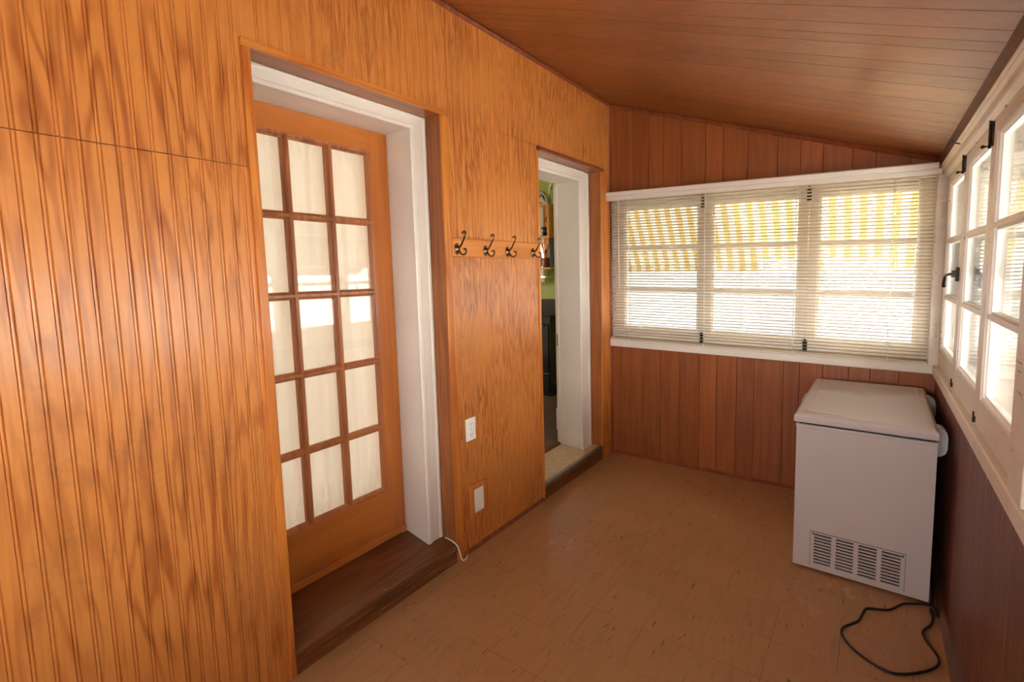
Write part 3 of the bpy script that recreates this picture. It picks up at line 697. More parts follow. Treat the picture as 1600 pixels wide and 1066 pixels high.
# lever handle on the first casement
m = MB(); hy, hz = 2.930, 1.452
m.box(XS-0.012, XS, hy-0.014, hy+0.014, hz-0.030, hz+0.034, bev=0.002); m.box(XS-0.026, XS-0.010, hy-0.009, hy+0.009, hz-0.012, hz+0.020, bev=0.002)
m.tube([(XS-0.018, hy, hz+0.004), (XS-0.030, hy+0.03, hz+0.002), (XS-0.038, hy+0.065, hz-0.002), (XS-0.040, hy+0.085, hz-0.010), (XS-0.040, hy+0.100, hz-0.035), (XS-0.040, hy+0.112, hz-0.058)], [0.006, 0.006, 0.006, 0.007, 0.008, 0.009], 8)
m.build('lever_handle', IRON, w1)
for k, (a, b) in enumerate(((0.905, 1.525), (0.295, 0.90), (-0.305, 0.29))):
    sash('window_%d' % (7+k), 'right wall casement beside the viewer', mR, a, b, zs0, zs1, a+0.048, b-0.048, zg0, zg1, BARS)
mB = lambda u, d, z: (u, YB-0.02-d, z)  # unseen rear windows, added to bring light from behind
for k, (a, b) in enumerate(((0.13, 1.045), (1.055, 1.97))):
    sash('window_%d' % (20+k), 'unseen window added behind the viewer to light the porch', mB, a, b, 0.95, 2.04, a+0.05, b-0.05, 1.05, 1.99, (1.665, 1.345))
storm('window_10', 'white storm window outside the far right casements', mR, 2.30, 3.54, 0.95, 1.97, (1.46,))
storm('window_11', 'white storm window outside the nearest right casement', mR, 1.68, 2.27, 0.95, 1.97, (1.46,))
# nail on the head board
m = MB(); m.tube([(2.027, 2.87, 2.018), (1.992, 2.83, 2.022), (1.990, 2.80, 2.026)], 0.0028, 6)
tag(m.build('nail', IRON), 'bent dark nail driven into the cream board above the middle casement', 'nail')
# end wall casements behind the blind
mE = lambda u, d, z: (u, L+0.012+d, tz(u, z))
ZE = dict(z0=0.948, z1=2.03)
e1 = sash('window_4', 'end wall casement behind the blind, by the left wall', mE, 0.035, 0.737, 0.948, 2.03, 0.110, 0.697, 1.040, 1.975, (1.665, 1.345), WHITE)
e2 = sash('window_5', 'middle end wall casement behind the blind', mE, 0.741, 1.384, 0.948, 2.03, 0.782, 1.340, 1.040, 1.975, (1.665, 1.345), WHITE)
e3 = sash('window_6', 'end wall casement behind the blind, by the right corner', mE, 1.388, 2.008, 0.948, 2.03, 1.436, 1.950, 1.040, 1.975, (1.665, 1.345), WHITE)
for rt, xx in ((e1, 0.722), (e2, 1.384)):
    bolt(rt, xx, tz(xx, 2.02), tz(xx, 1.935), L+0.012, 'y'); bolt(rt, xx, tz(xx, 1.035), tz(xx, 0.955), L+0.012, 'y')

# ---------------------------------------------------------------- venetian blind
def blind():
    O = (1.01, 3.565, 0.95)
    root = thing('venetian_blind', 'wide cream mini blind lowered over the end window', 'blind', O)
    Y = 3.566
    m = MB()   # moulded valance, with a shorter upper layer at the right
    low = [(0,2.026),(-0.040,2.026),(-0.043,2.030),(-0.043,2.052),(-0.038,2.056),(0,2.056)]
    upr = [(0,2.056),(-0.040,2.056),(-0.050,2.062),(-0.053,2.084),(-0.048,2.090),(0,2.090)]
    m.prism(low, lambda a, b: (0.002, Y-0.004+a, tz(0, b)), lambda a, b: (2.018, Y-0.004+a, tz(2.018, b)))
    m.prism(upr, lambda a, b: (0.002, Y-0.004+a, tz(0, b)), lambda a, b: (2.004, Y-0.004+a, tz(2.004, b)))
    m.build('valance', WHITE, root, O)
    m = MB(); m.box(0.02, 2.0, Y-0.003, Y+0.024, 2.03, 2.055, mp=lambda x, y, z: (x, y, tz(x, z))); m.build('headrail', SLAT, root, O)
    m = MB(); n = 51; zt, zb = 2.012, 0.972; a = math.radians(19)
    for i in range(n):
        zc = zt+(zb-zt)*i/(n-1); pr = []
        pts = [(-0.0122, 0.0), (-0.0065, 0.0014), (0.0, 0.0019), (0.0065, 0.0014), (0.0122, 0.0)]
        for u, h in pts: pr.append((u, h))
        for u, h in pts[::-1]: pr.append((u, h-0.0004))
        pr = [(u*math.cos(a)+h*math.sin(a), -u*math.sin(a)+h*math.cos(a)) for u, h in pr]
        dz = random.uniform(-0.0008, 0.0008); dz2 = random.uniform(-0.0008, 0.0008)
        f = lambda x, dd: (lambda u, h: (x, Y+u, tz(x, zc)+h+dd))
        m.prism(pr, f(0.022, dz), f(2.0, dz2), smooth=False)
    m.build('slats', SLAT, root, O)
    m = MB(); m.box(0.022, 2.0, Y-0.012, Y+0.012, 0.952, 0.965, bev=0.002, mp=lambda x, y, z: (x, y, tz(x, z))); m.build('bottom_rail', SLAT, root, O)
    for x in (0.175, 0.752, 1.318, 1.815):
        m = MB()
        for dy in (-0.0133, 0.0133): m.tube([(x, Y+dy, tz(x, 0.955)), (x, Y+dy, tz(x, 2.03))], 0.0013, 6)
        m.tube([(x+0.006, Y-0.014, tz(x, 0.955)), (x+0.006, Y-0.014, tz(x, 2.03))], 0.0009, 5)
        m.lathe([(0.003,-0.012),(0.005,-0.004),(0.003,0.004)], (x+0.004, Y-0.014, tz(x, 0.956)), 'z', 8)
        m.build('ladder_cord', PLASTIC, root, O)
    m = MB(); m.tube([(0.098, Y-0.020, 2.06), (0.100, Y-0.022, 1.6), (0.104, Y-0.022, 1.36)], 0.0035, 8); m.build('tilt_wand', PLASTIC, root, O)
    m = MB(); m.tube([(1.925, Y-0.018, 1.985), (1.93, Y-0.019, 1.7), (1.925, Y-0.019, 1.45), (1.92, Y-0.018, 1.25)], 0.0017, 6); m.tube([(1.928, Y-0.018, 1.985), (1.936, Y-0.019, 1.7), (1.930, Y-0.019, 1.27)], 0.0017, 6)
    m.lathe([(0.002,0.03),(0.006,0.005),(0.007,0)], (1.921, Y-0.019, 1.23), 'z', 10); m.build('lift_cord', PLASTIC, root, O)
blind()

# ---------------------------------------------------------------- coat rail with hooks
O = (0.0, 2.16, 1.648)
rail = thing('coat_rail', 'wooden coat rail fixed to the beadboard between the doorways', 'coat rail', O)
m = MB(); m.box(0.0, 0.017, 1.775, 2.572, 1.597, 1.695, bev=0.006, seg=3); m.build('board', FIRTRIMY, rail, O)
for y in (1.79, 2.12):
    m = MB(); m.lathe([(0.0035, 0), (0.0035, 0.0012), (0.001, 0.0016)], (0.0168, y, 1.65), 'x', 8); m.build('screw', IRON, rail, O)
labs = ['brass double coat hook on the wooden rail, nearest the glazed door', 'second brass double coat hook from the glazed door on the wooden rail',
        'third brass double coat hook from the glazed door on the wooden rail', 'brass double coat hook at the kitchen doorway end of the rail']
def make_hook():
    r = thing('coat_hook', labs[0], 'coat hook', (0.017, 1.80, 1.640), 'brass hooks on the coat rail')
    m = MB()
    n = 24; rings = []
    for rr_, h in ((1.0, 0.0), (1.0, 0.003), (0.86, 0.006), (0.80, 0.0045), (0.62, 0.0055), (0.45, 0.011), (0.25, 0.014)):
        rings.append([m.bm.verts.new((h, 0.0185*rr_*math.cos(2*math.pi*k/n), 0.029*rr_*math.sin(2*math.pi*k/n))) for k in range(n)])
    for A, B in zip(rings, rings[1:]):
        for k in range(n): f = m.bm.faces.new((A[k], A[(k+1) % n], B[(k+1) % n], B[k])); f.smooth = True
    m.bm.faces.new(rings[0][::-1]); m.bm.faces.new(rings[-1])
    m.build('rosette', BRASS, r)
    m = MB()
    m.tube([(0.010,0,0.004),(0.024,0,0.012),(0.036,0,0.028),(0.047,0,0.045),(0.056,0,0.058),(0.061,0,0.070),(0.060,0,0.080),(0.053,0,0.086),(0.045,0,0.083),(0.041,0,0.075)],
           [0.0055,0.005,0.0045,0.0045,0.0045,0.005,0.005,0.0045,0.004,0.0055], 8)
    m.build('upper_hook', BRASS, r)
    m = MB()
    m.tube([(0.010,0,-0.004),(0.018,0,-0.016),(0.028,0,-0.026),(0.041,0,-0.031),(0.054,0,-0.028),(0.062,0,-0.018),(0.062,0,-0.006),(0.055,0,0.000),(0.048,0,-0.003)],
           [0.0055,0.005,0.0045,0.0045,0.0045,0.0045,0.0045,0.004,0.0055], 8)
    m.build('lower_hook', BRASS, r)
    return r
hk = make_hook()
for i, y in enumerate((1.806, 2.028, 2.222, 2.478)):
    if i == 0: hk.location = (0.0172, y, 1.638); continue
    c = hk.copy(); COL.objects.link(c); c.location = (0.0172, y, 1.634); c['label'] = labs[i]
    for ch in list(hk.children):
        d = ch.copy(); COL.objects.link(d); d.parent = c

# ---------------------------------------------------------------- outlets
O = (0.0, 1.872, 0.678)
ro = thing('wall_outlet', 'white double power outlet on the beadboard, below the coat rail', 'outlet', O)
m = MB(); m.box(0.0, 0.007, 1.834, 1.912, 0.617, 0.740, bev=0.003); m.build('cover_plate', PLASTIC, ro, O)
for zc in (0.708, 0.649):
    m = MB(); m.lathe([(0.0165, 0.0068), (0.0165, 0.0085), (0.015, 0.0092)], (0, 1.873, zc), 'x', 20); s_ = m.build('socket', PLASTIC, ro, O)
    m = MB(); m.box(0.0088, 0.0096, 1.864, 1.866, zc-0.002, zc+0.008); m.box(0.0088, 0.0096, 1.880, 1.882, zc-0.002, zc+0.007); m.lathe([(0.0026, 0.0088), (0.0026, 0.0096)], (0, 1.873, zc-0.009), 'x', 8); m.build('slot', DARKGAP, s_, (0,0,0)) 
for ch in ro.children:
    for g in ch.children: g.location = (-O[0], -O[1], -O[2])
m = MB(); m.lathe([(0.0028, 0.0068), (0.0028, 0.008)], (0, 1.873, 0.6785), 'x', 8); m.build('screw', STEEL, ro, O)
O = (0.0, 1.905, 0.28)
rb = thing('blank_plate', 'blank white wall plate in a brown wooden frame, low on the beadboard', 'wall plate', O)
m = MB(); m.box(0.0, 0.013, 1.876, 1.951, 0.206, 0.336, bev=0.002); m.build('cover', PLASTIC, rb, O)
m = MB()
fr_ = [(0,0),(0,0.012),(0.006,0.016),(0.018,0.014),(0.026,0.006),(0.026,0)]
for (a0, a1, b0, b1) in ((1.846, 1.874, 0.184, 0.366), (1.953, 1.978, 0.184, 0.366)): m.box(0, 0.014, a0, a1, b0, b1, bev=0.003)
m.box(0, 0.014, 1.874, 1.953, 0.338, 0.366, bev=0.003); m.box(0, 0.014, 1.874, 1.953, 0.184, 0.204, bev=0.003)
m.build('wood_frame', FIRTRIM, rb, O)

# ---------------------------------------------------------------- chest freezer
def freezer():
    root = thing('chest_freezer', 'white chest freezer standing in the corner below the windows', 'freezer', (1.455, 2.658, 0.0), rz=-0.012)
    W, D, H = 0.532, 0.905, 0.738
    # body, with a recessed bay in the end wall for the grille
    m = MB(); gx0, gx1, gz0, gz1 = 0.074, 0.444, 0.028, 0.204
    bm = m.bm
    m.box(0, W, 0.03, D, 0.012, H, bev=0.006)
    for (a, b, c, d) in ((0, gx0, 0.012, H), (gx1, W, 0.012, H), (gx0, gx1, 0.012, gz0), (gx0, gx1, gz1, H)): m.box(a, b, 0.0, 0.031, c, d)
    m.build('body', ENAMEL, root)
    m = MB(); m.box(-0.003, W+0.003, -0.003, D+0.002, H-0.016, H+0.001, bev=0.003); m.build('top_flange', ENAMEL, root)
    m = MB(); m.box(0.010, W-0.008, 0.010, D-0.01, H+0.001, H+0.011); m.build('gasket', DARKGAP, root)
    # lid with stepped top
    m = MB()
    z = H+0.010
    def ring(ins, zz): return [m.bm.verts.new(p) for p in ((-0.012+ins, -0.012+ins, zz), (W+0.004-ins, -0.012+ins, zz), (W+0.004-ins, D-ins, zz), (-0.012+ins, D-ins, zz))]
    prof = [(0.004, z), (0.0, z+0.003), (0.0, z+0.030), (0.004, z+0.038), (0.014, z+0.046), (0.045, z+0.050), (0.052, z+0.0475), (0.060, z+0.0475)]
    rg = [ring(*q) for q in prof]
    m.bm.faces.new(rg[0][::-1])
    for A, B in zip(rg, rg[1:]):
        for k in range(4): m.bm.faces.new((A[k], A[(k+1) % 4], B[(k+1) % 4], B[k]))
    m.bm.faces.new(rg[-1])
    lid = m.build('lid', ENAMEL, root)
    bv = lid.modifiers.new('round', 'BEVEL'); bv.width = 0.004; bv.segments = 2; bv.limit_method = 'ANGLE'; bv.angle_limit = math.radians(25)
    m = MB(); m.box(0.03, 0.20, 0.02, 0.046, z+0.0496, z+0.0512, bev=0.0006); m.build('lid_ridge', ENAMEL, lid)
    m = MB(); m.box(-0.024, -0.010, D*0.40, D*0.60, z+0.004, z+0.022, bev=0.004); m.build('handle', ENAMEL, lid)
    # hinges on the back, towards the right wall
    for yc in (0.12, 0.74):
        m = MB(); pr = []
        for k in range(7): pr.append((W+0.012+0.034*math.sin(math.pi*k/12), 0.778-0.034*(1-math.cos(math.pi*k/12))))
        pr = [(W-0.002, 0.782), (W+0.010, 0.782), (W+0.026, 0.776), (W+0.036, 0.762), (W+0.040, 0.740), (W+0.040, 0.690), (W+0.034, 0.668), (W+0.018, 0.655), (W-0.002, 0.650)]
        m.prism(pr, lambda a, b: (a, yc-0.035, b), lambda a, b: (a, yc+0.035, b)); h = m.build('hinge', GREYPL, root)
        h.data.polygons.foreach_set('use_smooth', [False]*len(h.data.polygons))
    # grille
    g = bpy.data.objects.new('grille', None)
    m = MB(); ylo, yhi = -0.0035, 0.004
    cols = [(0.090, 0.162), (0.181, 0.251), (0.270, 0.340), (0.358, 0.428)]
    cz = [0.045+0.0158*k for k in range(10)]; sh = 0.0084
    xs = [gx0-0.0]+[v for c in cols for v in c]+[gx1]
    # solid verticals
    for a, b in ((xs[0], xs[1]), (xs[2], xs[3]), (xs[4], xs[5]), (xs[6], xs[7]), (xs[8], xs[9])): m.box(a, b, ylo, yhi, gz0, gz1)
    for a, b in cols:
        zz = gz0
        for q in cz:
            m.box(a, b, ylo, yhi, zz, q); zz = q+sh
        m.box(a, b, ylo, yhi, zz, gz1)
    gr = m.build('grille', ENAMEL, root)
    m = MB(); m.box(gx0, gx1, 0.012, 0.029, gz0, gz1); m.build('grille_recess', DARKGAP, root)
    m = MB(); w = 0.0016
    for (a, b, c, d) in ((gx0-w, gx1+w, gz0-w, gz0), (gx0-w, gx1+w, gz1, gz1+w), (gx0-w, gx0, gz0, gz1), (gx1, gx1+w, gz0, gz1)): m.box(a, b, -0.0008, 0.001, c, d)
    m.build('grille_seam', DARKGAP, gr)
    for xx in (0.086, 0.434):
        m = MB(); m.lathe([(0.0042, ylo+0.0005), (0.0042, ylo-0.0012), (0.003, ylo-0.0022)], (xx, 0, gz1-0.010), 'y', 12); m.build('screw', IRON, gr)
    for x in (0.05, W-0.05):
        for y in (0.06, D-0.06):
            m = MB(); m.lathe([(0.018, 0.0), (0.018, 0.010), (0.014, 0.013)], (x, y, 0), 'z', 12); m.build('foot', BLACK, root)
    # power cord: from behind the freezer to a loop on the floor
    pts = [(1.998,2.95,0.16),(2.002,2.86,0.10),(2.003,2.76,0.05),(2.003,2.68,0.018),(1.990,2.632,0.012),(1.962,2.620,0.013),(1.928,2.608,0.008),(1.894,2.590,0.005),(1.868,2.545,0.005),(1.845,2.512,0.005),(1.815,2.492,0.005),(1.785,2.480,0.005),(1.762,2.462,0.005),(1.750,2.412,0.005),(1.737,2.358,0.005),
           (1.712,2.318,0.005),(1.690,2.285,0.005),(1.682,2.245,0.005),(1.695,2.203,0.005),(1.722,2.165,0.005),(1.755,2.137,0.005),(1.795,2.114,0.005),(1.838,2.104,0.005),(1.880,2.122,0.005),(1.925,2.160,0.005),(1.965,2.205,0.005),(1.988,2.250,0.005),(1.990,2.292,0.005),(1.974,2.335,0.005),(1.960,2.370,0.005),(1.952,2.415,0.005),(1.962,2.450,0.005),(1.982,2.490,0.005),(1.993,2.545,0.005),(1.990,2.590,0.008),(1.996,2.615,0.022)]
    # smooth with Catmull-Rom
    V = [Vector(p) for p in pts]; sm = []
    for i in range(len(V)-1):
        p0, p1, p2, p3 = V[max(i-1, 0)], V[i], V[i+1], V[min(i+2, len(V)-1)]
        for k in range(4):
            t = k/4; sm.append(0.5*((2*p1)+(p2-p0)*t+(2*p0-5*p1+4*p2-p3)*t*t+(3*p1-p0-3*p2+p3)*t**3))
    sm.append(V[-1])
    inv = (Matrix.Translation((1.455, 2.658, 0)) @ Matrix.Rotation(-0.012, 4, 'Z')).inverted()
    m = MB(); m.tube([inv @ p for p in sm], 0.0045, 8); cord = m.build('power_cord', BLACK, root); cord['label'] = 'black power cord looped on the floor'
    m = MB(); m.tube([inv @ Vector(p) for p in ((1.996,2.615,0.022),(2.004,2.585,0.014),(2.010,2.560,0.011))], [0.006, 0.010, 0.010], 8); pl = m.build('plug', BLACK, cord)
    m = MB()
    for dx in (-0.004, 0.004): m.tube([inv @ Vector((2.010+dx, 2.562, 0.011)), inv @ Vector((2.013+dx, 2.538, 0.010))], 0.0014, 6)
    m.build('prongs', STEEL, cord)
freezer()

# ---------------------------------------------------------------- kitchen beyond the open doorway
KZ, KY = 0.13, 4.98
m = MB(); m.box(-4.2, -0.30, YB, KY+0.1, KZ-0.08, KZ); struct(m.build('floor_kitchen', KFLOOR), 'dark boarded kitchen floor', 'floor')
m = MB(); m.box(-4.2, -0.30, YB, KY+0.1, 2.80, 2.86); struct(m.build('ceiling_kitchen', WHITE), 'white kitchen ceiling', 'ceiling')
m = MB()
kx0, kx1, kz0, kz1 = -2.75, -1.545, 1.46, 2.31
for a in ((-4.2, kx0, 0, 2.86), (kx1, -0.30, 0, 2.86), (kx0, kx1, 0, kz0), (kx0, kx1, kz1, 2.86)): m.box(a[0], a[1], KY, KY+0.1, a[2], a[3])
struct(m.build('wall_kitchen_back', GREEN), 'olive green kitchen wall seen through the doorway', 'wall')
m = MB(); m.box(-4.3, -4.2, YB, KY+0.1, 0, 0.5); m.box(-4.3, -4.2, 2.04, KY+0.1, 0.5, 1.0); m.box(-4.3, -4.2, YB, KY+0.1, 2.6, 2.86); m.box(-4.3, -4.2, YB, -0.8, 0.5, 1.0); m.box(-4.3, -4.2, YB, -0.8, 2.3, 2.6); m.box(-4.3, -4.2, 2.04, KY+0.1, 2.3, 2.6); m.box(-4.3, -4.2, YB, -0.8, 1.0, 2.3); m.box(-4.3, -4.2, 2.04, 3.2, 1.0, 2.3); m.box(-4.3, -4.2, 4.0, KY+0.1, 1.0, 2.3)
struct(m.build('wall_kitchen_side', CREAMW), 'far inner wall of the house with unseen openings added for light', 'wall')  # openings are unseen, added to light the curtain and the kitchen
m = MB(); m.box(-4.2, -0.30, YB-0.1, YB, -0.3, 2.95); struct(m.build('wall_kitchen_front', CREAMW), 'rear inner wall of the house', 'wall')
m = MB(); m.box(-4.2, -0.30, 2.04, 2.14, KZ-0.08, 2.86); struct(m.build('wall_added_partition', CREAMW), 'unseen partition added to keep light out of the kitchen', 'wall')  # added unseen wall, keeps the other room's light out of the kitchen
kw = sroot('window_12', 'bright kitchen window above the range', 'window')
m = MB()
for a in ((kx0, kx0+0.04, kz0, kz1), (kx1-0.012, kx1, kz0, kz1), (kx0, kx1, kz1-0.03, kz1), (kx0, kx1, kz0, kz0+0.02), (kx0, kx1, 1.835, 1.855)): m.box(a[0], a[1], KY+0.02, KY+0.07, a[2], a[3])
m.build('frame', WHITE, kw); m = MB(); m.box(kx0, kx1, KY+0.04, KY+0.044, kz0, kz1); m.build('glass', GLASS, kw)
kb = thing('roller_shade', 'cream ribbed shade over the kitchen window', 'shade', (-2.1, KY-0.02, 1.86))
m = MB()
for k in range(40): m.box(kx0-0.02, kx1+0.006, KY-0.022, KY-0.012, 1.862+k*0.011, 1.872+k*0.011)
m.build('shade', SLAT, kb, (-2.1, KY-0.02, 1.86))
# corner shelf
O = (-1.46, KY, 1.93)
sh = thing('wall_shelf', 'honey pine wall shelf beside the kitchen window', 'shelf', O)
m = MB(); m.box(-1.545, -1.372, KY-0.16, KY, 2.300, 2.318); m.build('top_board', PINE, sh, O)
m = MB(); m.box(-1.545, -1.372, KY-0.16, KY, 1.930, 1.950); m.build('bottom_board', PINE, sh, O)
m = MB(); m.box(-1.400, -1.372, KY-0.16, KY, 1.950, 2.300); m.build('side_board', PINE, sh, O)
m = MB(); m.box(-1.545, -1.400, KY-0.01, KY, 1.640, 2.300); m.build('back_board', PINE, sh, O)
# things on the shelf
O = (-1.465, KY-0.09, 1.950)
b = thing('bowl', 'dark brown glazed bowl on a red-brown saucer on the pine shelf', 'bowl', O)
m = MB(); m.lathe([(0.058, 0), (0.064, 0.010), (0.060, 0.014), (0.03, 0.014)], O, 'z', 20); m.build('saucer', REDTRIM, b, O)
m = MB(); m.lathe([(0.030, 0.014), (0.042, 0.03), (0.055, 0.06), (0.056, 0.105), (0.050, 0.108), (0.046, 0.06), (0.02, 0.03)], O, 'z', 20); m.build('body', OVENBLK, b, O)
O = (-1.470, KY-0.013, 2.18)
m = MB()
for sgn in (-1, 1):
    m.tube([(O[0]+sgn*0.045*math.sin(t*0.55)*(1-t/14), O[1]-0.006, O[2]-0.07+t*0.015) for t in range(11)], 0.006, 6)
    m.tube([(O[0]+sgn*(0.02+0.018*math.cos(t*0.7)), O[1]-0.006, O[2]-0.02+0.03*math.sin(t*0.7)) for t in range(8)], 0.005, 6)
tag(m.build('iron_ornament', IRON, None, O), 'dark scrolled iron ornament hung above the bowl on the pine shelf', 'ornament')
# leaf ornament above
O = (-1.425, KY-0.05, 2.318)
lf = thing('leaf_spray', 'pale green leaf spray standing on top of the pine shelf', 'plant', O)
def leaf(pts, w, mat, nm):
    m = MB(); L_ = []; R_ = []
    for i, p in enumerate(pts):
        s = math.sin(math.pi*(i+0.4)/(len(pts)-0.2))*w
        L_.append(m.bm.verts.new((p[0]-s, p[1], p[2]))); R_.append(m.bm.verts.new((p[0]+s, p[1]-0.006, p[2]+s*0.2)))
    for i in range(len(pts)-1): m.bm.faces.new((L_[i], R_[i], R_[i+1], L_[i+1]))
    ob = m.build(nm, mat, lf, O); md = ob.modifiers.new('t', 'SOLIDIFY'); md.thickness = 0.003
LEAFP = M_plain('pale_leaf', lin(206,220,160), 0.5, vary=0.1); LEAFD = M_plain('dark_leaf', lin(30,38,22), 0.5, vary=0.1)
leaf([(-1.432, KY-0.05, 2.42), (-1.425, KY-0.05, 2.48), (-1.412, KY-0.05, 2.54), (-1.402, KY-0.05, 2.60), (-1.408, KY-0.05, 2.66)], 0.018, LEAFP, 'pale_leaf')
leaf([(-1.405, KY-0.05, 2.318), (-1.412, KY-0.05, 2.36), (-1.424, KY-0.05, 2.41), (-1.432, KY-0.05, 2.45)], 0.014, LEAFD, 'dark_leaf')
leaf([(-1.428, KY-0.05, 2.46), (-1.41, KY-0.05, 2.49), (-1.388, KY-0.05, 2.52), (-1.37, KY-0.05, 2.54)], 0.012, LEAFD, 'dark_leaf')
# arched plaque over the window
O = (-1.62, KY-0.03, 2.32)
pq = thing('arched_plaque', 'cream arched plaque with dark scrolls over the kitchen window', 'plaque', O)
m = MB(); pr = [(-0.14, 0), (0.14, 0)]+[(0.14*math.cos(math.pi*k/12), 0.05+0.13*math.sin(math.pi*k/12)) for k in range(13)]
m.prism(pr, lambda a, b: (O[0]+a, KY-0.004, O[2]+b), lambda a, b: (O[0]+a, KY-0.022, O[2]+b)); m.build('panel', SLAT, pq, O)
m = MB()
for s in (-1, 1): m.tube([(O[0]+s*(0.055+0.04*math.cos(t*0.6)), KY-0.024, O[2]+0.08+0.045*math.sin(t*0.6)) for t in range(9)], 0.006, 6)
m.tube([(O[0]+0.115*math.cos(math.pi*k/12), KY-0.024, O[2]+0.05+0.105*math.sin(math.pi*k/12)) for k in range(13)], 0.004, 6); m.build('scrollwork', IRON, pq, O)
# ledge below the window with a jar, a utensil crock and a black tray
O = (-1.62, KY-0.06, 1.57)
ld_ = thing('window_ledge', 'cream ledge shelf below the kitchen window', 'shelf', O)
m = MB(); m.box(-2.2, -1.370, KY-0.14, KY, 1.560, 1.582); m.build('board', PINE, ld_, O)
m = MB(); m.box(-2.2, -1.49, KY-0.12, KY, 1.475, 1.558); m.build('apron', WHITE, ld_, O); m = MB(); m.box(-2.2, -1.488, KY-0.10, KY, 1.405, 1.450); m.build('lower_apron', SLAT, ld_, O)
O = (-1.590, KY-0.075, 1.582)
j = thing('jar', 'white jar with dark blotches on the window ledge', 'jar', O)
t_ = NT('black_and_white_glaze'); t_.bsdf(t_.ramp(t_.noise(t_.coord((1,1,1)), 28, 2), [(0.50, lin(238,236,240)), (0.53, lin(30,34,48))]), 0.3)
m = MB(); m.lathe([(0.035, 0.0), (0.05, 0.02), (0.052, 0.10), (0.04, 0.15), (0.03, 0.16)], O, 'z', 18); m.build('body', t_.m, j, O)
m = MB(); m.lathe([(0.034, 0.16), (0.034, 0.175), (0.01, 0.19), (0.008, 0.205)], O, 'z', 14); m.build('lid', PLASTIC, j, O)
O = (-1.476, KY-0.075, 1.582)
uc = thing('utensil_crock', 'brown crock of wooden spoons on the window ledge', 'crock', O)
m = MB(); m.lathe([(0.04, 0.0), (0.046, 0.01), (0.048, 0.11), (0.042, 0.115), (0.04, 0.02)], O, 'z', 18); m.build('pot', REDTRIM, uc, O)
for dx, tl in ((-0.05, 0.30), (0.03, 0.27), (0.0, 0.22)):
    m = MB(); m.tube([(O[0]+dx*0.2, O[1], O[2]+0.02), (O[0]+dx*0.7, O[1], O[2]+tl*0.7), (O[0]+dx, O[1], O[2]+tl*0.85), (O[0]+dx*1.1, O[1], O[2]+tl)], [0.006, 0.006, 0.017, 0.008], 8)
    m.build('spoon', PINE if dx else OVENBLK, uc, O)
O = (-1.395, KY-0.06, 1.582)
m = MB(); m.box(-1.418, -1.350, KY-0.10, KY-0.02, 1.583, 1.925, bev=0.006); tag(m.build('knife_block', OVENBLK, None, O), 'tall black block at the right end of the window ledge', 'block')
O = (-1.532, KY-0.115, 1.582)
m = MB(); m.lathe([(0.008, -0.006), (0.030, -0.004), (0.034, 0.004), (0.012, 0.008)], (O[0], O[1], O[2]+0.046), 'y', 18); m.lathe([(0.012, 0.0), (0.006, 0.008), (0.005, 0.016)], O, 'z', 10)
tag(m.build('ceramic_flower', SLAT, None, O), 'small round pale ceramic flower in front of the crock', 'ornament')
# range
O = (-1.55, 4.62, KZ)
rg_ = thing('kitchen_range', 'black enamel kitchen range with chrome handles', 'range', O)
m = MB(); m.box(-1.95, -1.15, 4.46, 4.96, KZ, 1.03, bev=0.004); m.build('body', OVENBLK, rg_, O)
m = MB(); m.box(-1.95, -1.15, 4.80, 4.96, 1.031, 1.20, bev=0.006); m.build('backguard', OVENTOP, rg_, O)
m = MB(); m.box(-1.96, -1.14, 4.44, 4.80, 1.031, 1.052, bev=0.004); m.build('cooktop', OVENTOP, rg_, O)
m = MB(); m.box(-1.93, -1.17, 4.445, 4.459, 0.40, 0.95, bev=0.004); dr = m.build('oven_door', OVENBLK, rg_, O)
m = MB(); m.tube([(-1.88, 4.415, 0.93), (-1.22, 4.415, 0.93)], 0.010, 8); m.tube([(-1.86, 4.415, 0.93), (-1.86, 4.45, 0.93)], 0.007, 8); m.tube([(-1.24, 4.415, 0.93), (-1.24, 4.45, 0.93)], 0.007, 8)
hd = m.build('handle', STEEL, dr); hd.location = (-O[0], -O[1], -O[2])
m = MB(); m.box(-1.93, -1.17, 4.446, 4.459, 0.17, 0.385, bev=0.004); m.build('drawer', OVENBLK, rg_, O)
m = MB(); m.box(-1.93, -1.17, 4.438, 4.450, 0.386, 0.394); m.build('chrome_strip', STEEL, rg_, O)

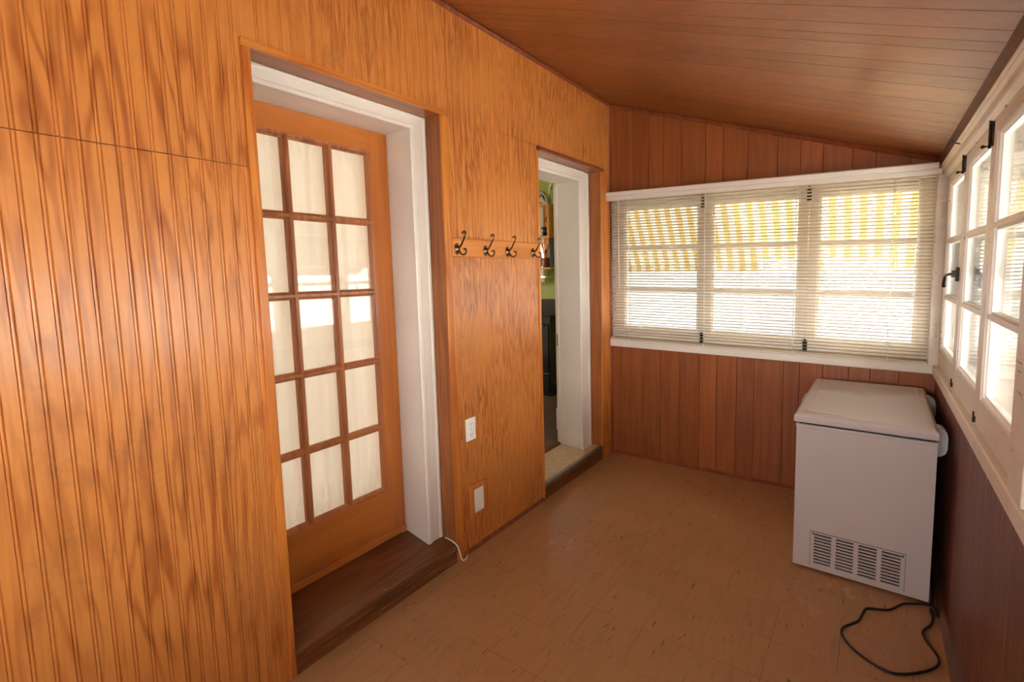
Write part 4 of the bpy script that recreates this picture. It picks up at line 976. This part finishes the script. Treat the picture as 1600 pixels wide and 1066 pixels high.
# ---------------------------------------------------------------- outdoors
m = MB(); m.box(-30, 40, -30, 40, -0.75, -0.6); struct(m.build('ground', GROUND), 'pale paved yard outside the windows', 'ground')
O = (0, 0, -0.6)
aw = thing('window_awning', 'yellow and white striped metal awning outside the end window', 'awning', (1.0, L+0.2, 2.2))
m = MB()
m.hexa([(-0.1, L+0.14, 2.16), (2.25, L+0.14, 2.10), (2.25, L+0.50, 1.52), (-0.1, L+0.50, 1.55), (-0.1, L+0.14, 2.175), (2.25, L+0.14, 2.115), (2.25, L+0.51, 1.53), (-0.1, L+0.51, 1.56)])
m.build('canopy', AWN, aw, (1.0, L+0.2, 2.2))
m = MB(); m.hexa([(-0.1, L+0.50, 1.50), (2.25, L+0.50, 1.475), (2.25, L+0.515, 1.475), (-0.1, L+0.515, 1.50), (-0.1, L+0.50, 1.56), (2.25, L+0.50, 1.535), (2.25, L+0.515, 1.535), (-0.1, L+0.515, 1.56)]); m.build('hem', AWN, aw, (1.0, L+0.2, 2.2))
for nm, lb, pts in (('side_awning', 'long dark grey metal awning over the right hand windows, outside', ((2.18, -1.5, 2.14), (2.18, 3.75, 2.14), (2.98, 3.75, 1.55), (2.98, -1.5, 1.55))),
                    ('added_rear_awning', 'unseen grey awning added behind the viewer to block high sky light', ((0.0, -1.57, 2.2), (2.1, -1.57, 2.2), (2.1, -2.35, 1.66), (0.0, -2.35, 1.66)))):  # rear one is unseen, added to keep sky light off lower walls
    m = MB(); m.hexa(list(pts)+[(a, b, c+0.015) for a, b, c in pts])
    struct(m.build(nm, AWNG), lb, 'awning')
nb = thing('neighbouring_house', 'pale sided neighbouring house across the yard on the right', 'house', (8.0, 3.0, -0.6))
m = MB(); m.box(6.5, 11, -5, 9, -0.6, 3.2); m.build('wall', SIDINGW, nb, (8.0, 3.0, -0.6))
m = MB(); m.prism([(6.1, 3.2), (11.4, 3.2), (8.75, 5.0)], lambda a, b: (a, -5.3, b), lambda a, b: (a, 9.3, b)); m.build('roof', M_plain('grey_shingles', lin(120,116,112), 0.9, vary=0.2), nb, (8.0, 3.0, -0.6))
g2 = thing('far_house', 'grey sided house seen through the blind beyond the end window', 'house', (1.0, 10.5, -0.6))
m = MB(); m.box(-8, 5.6, 9.2, 13, -0.6, 3.4); m.build('wall', SIDINGM, g2, (1.0, 10.5, -0.6))
m = MB(); m.prism([(8.9, 3.4), (13.3, 3.4), (11.1, 5.2)], lambda a, b: (-8.3, a, b), lambda a, b: (5.9, a, b)); m.build('roof', M_plain('brown_shingles', lin(110,96,88), 0.9, vary=0.2), g2, (1.0, 10.5, -0.6))
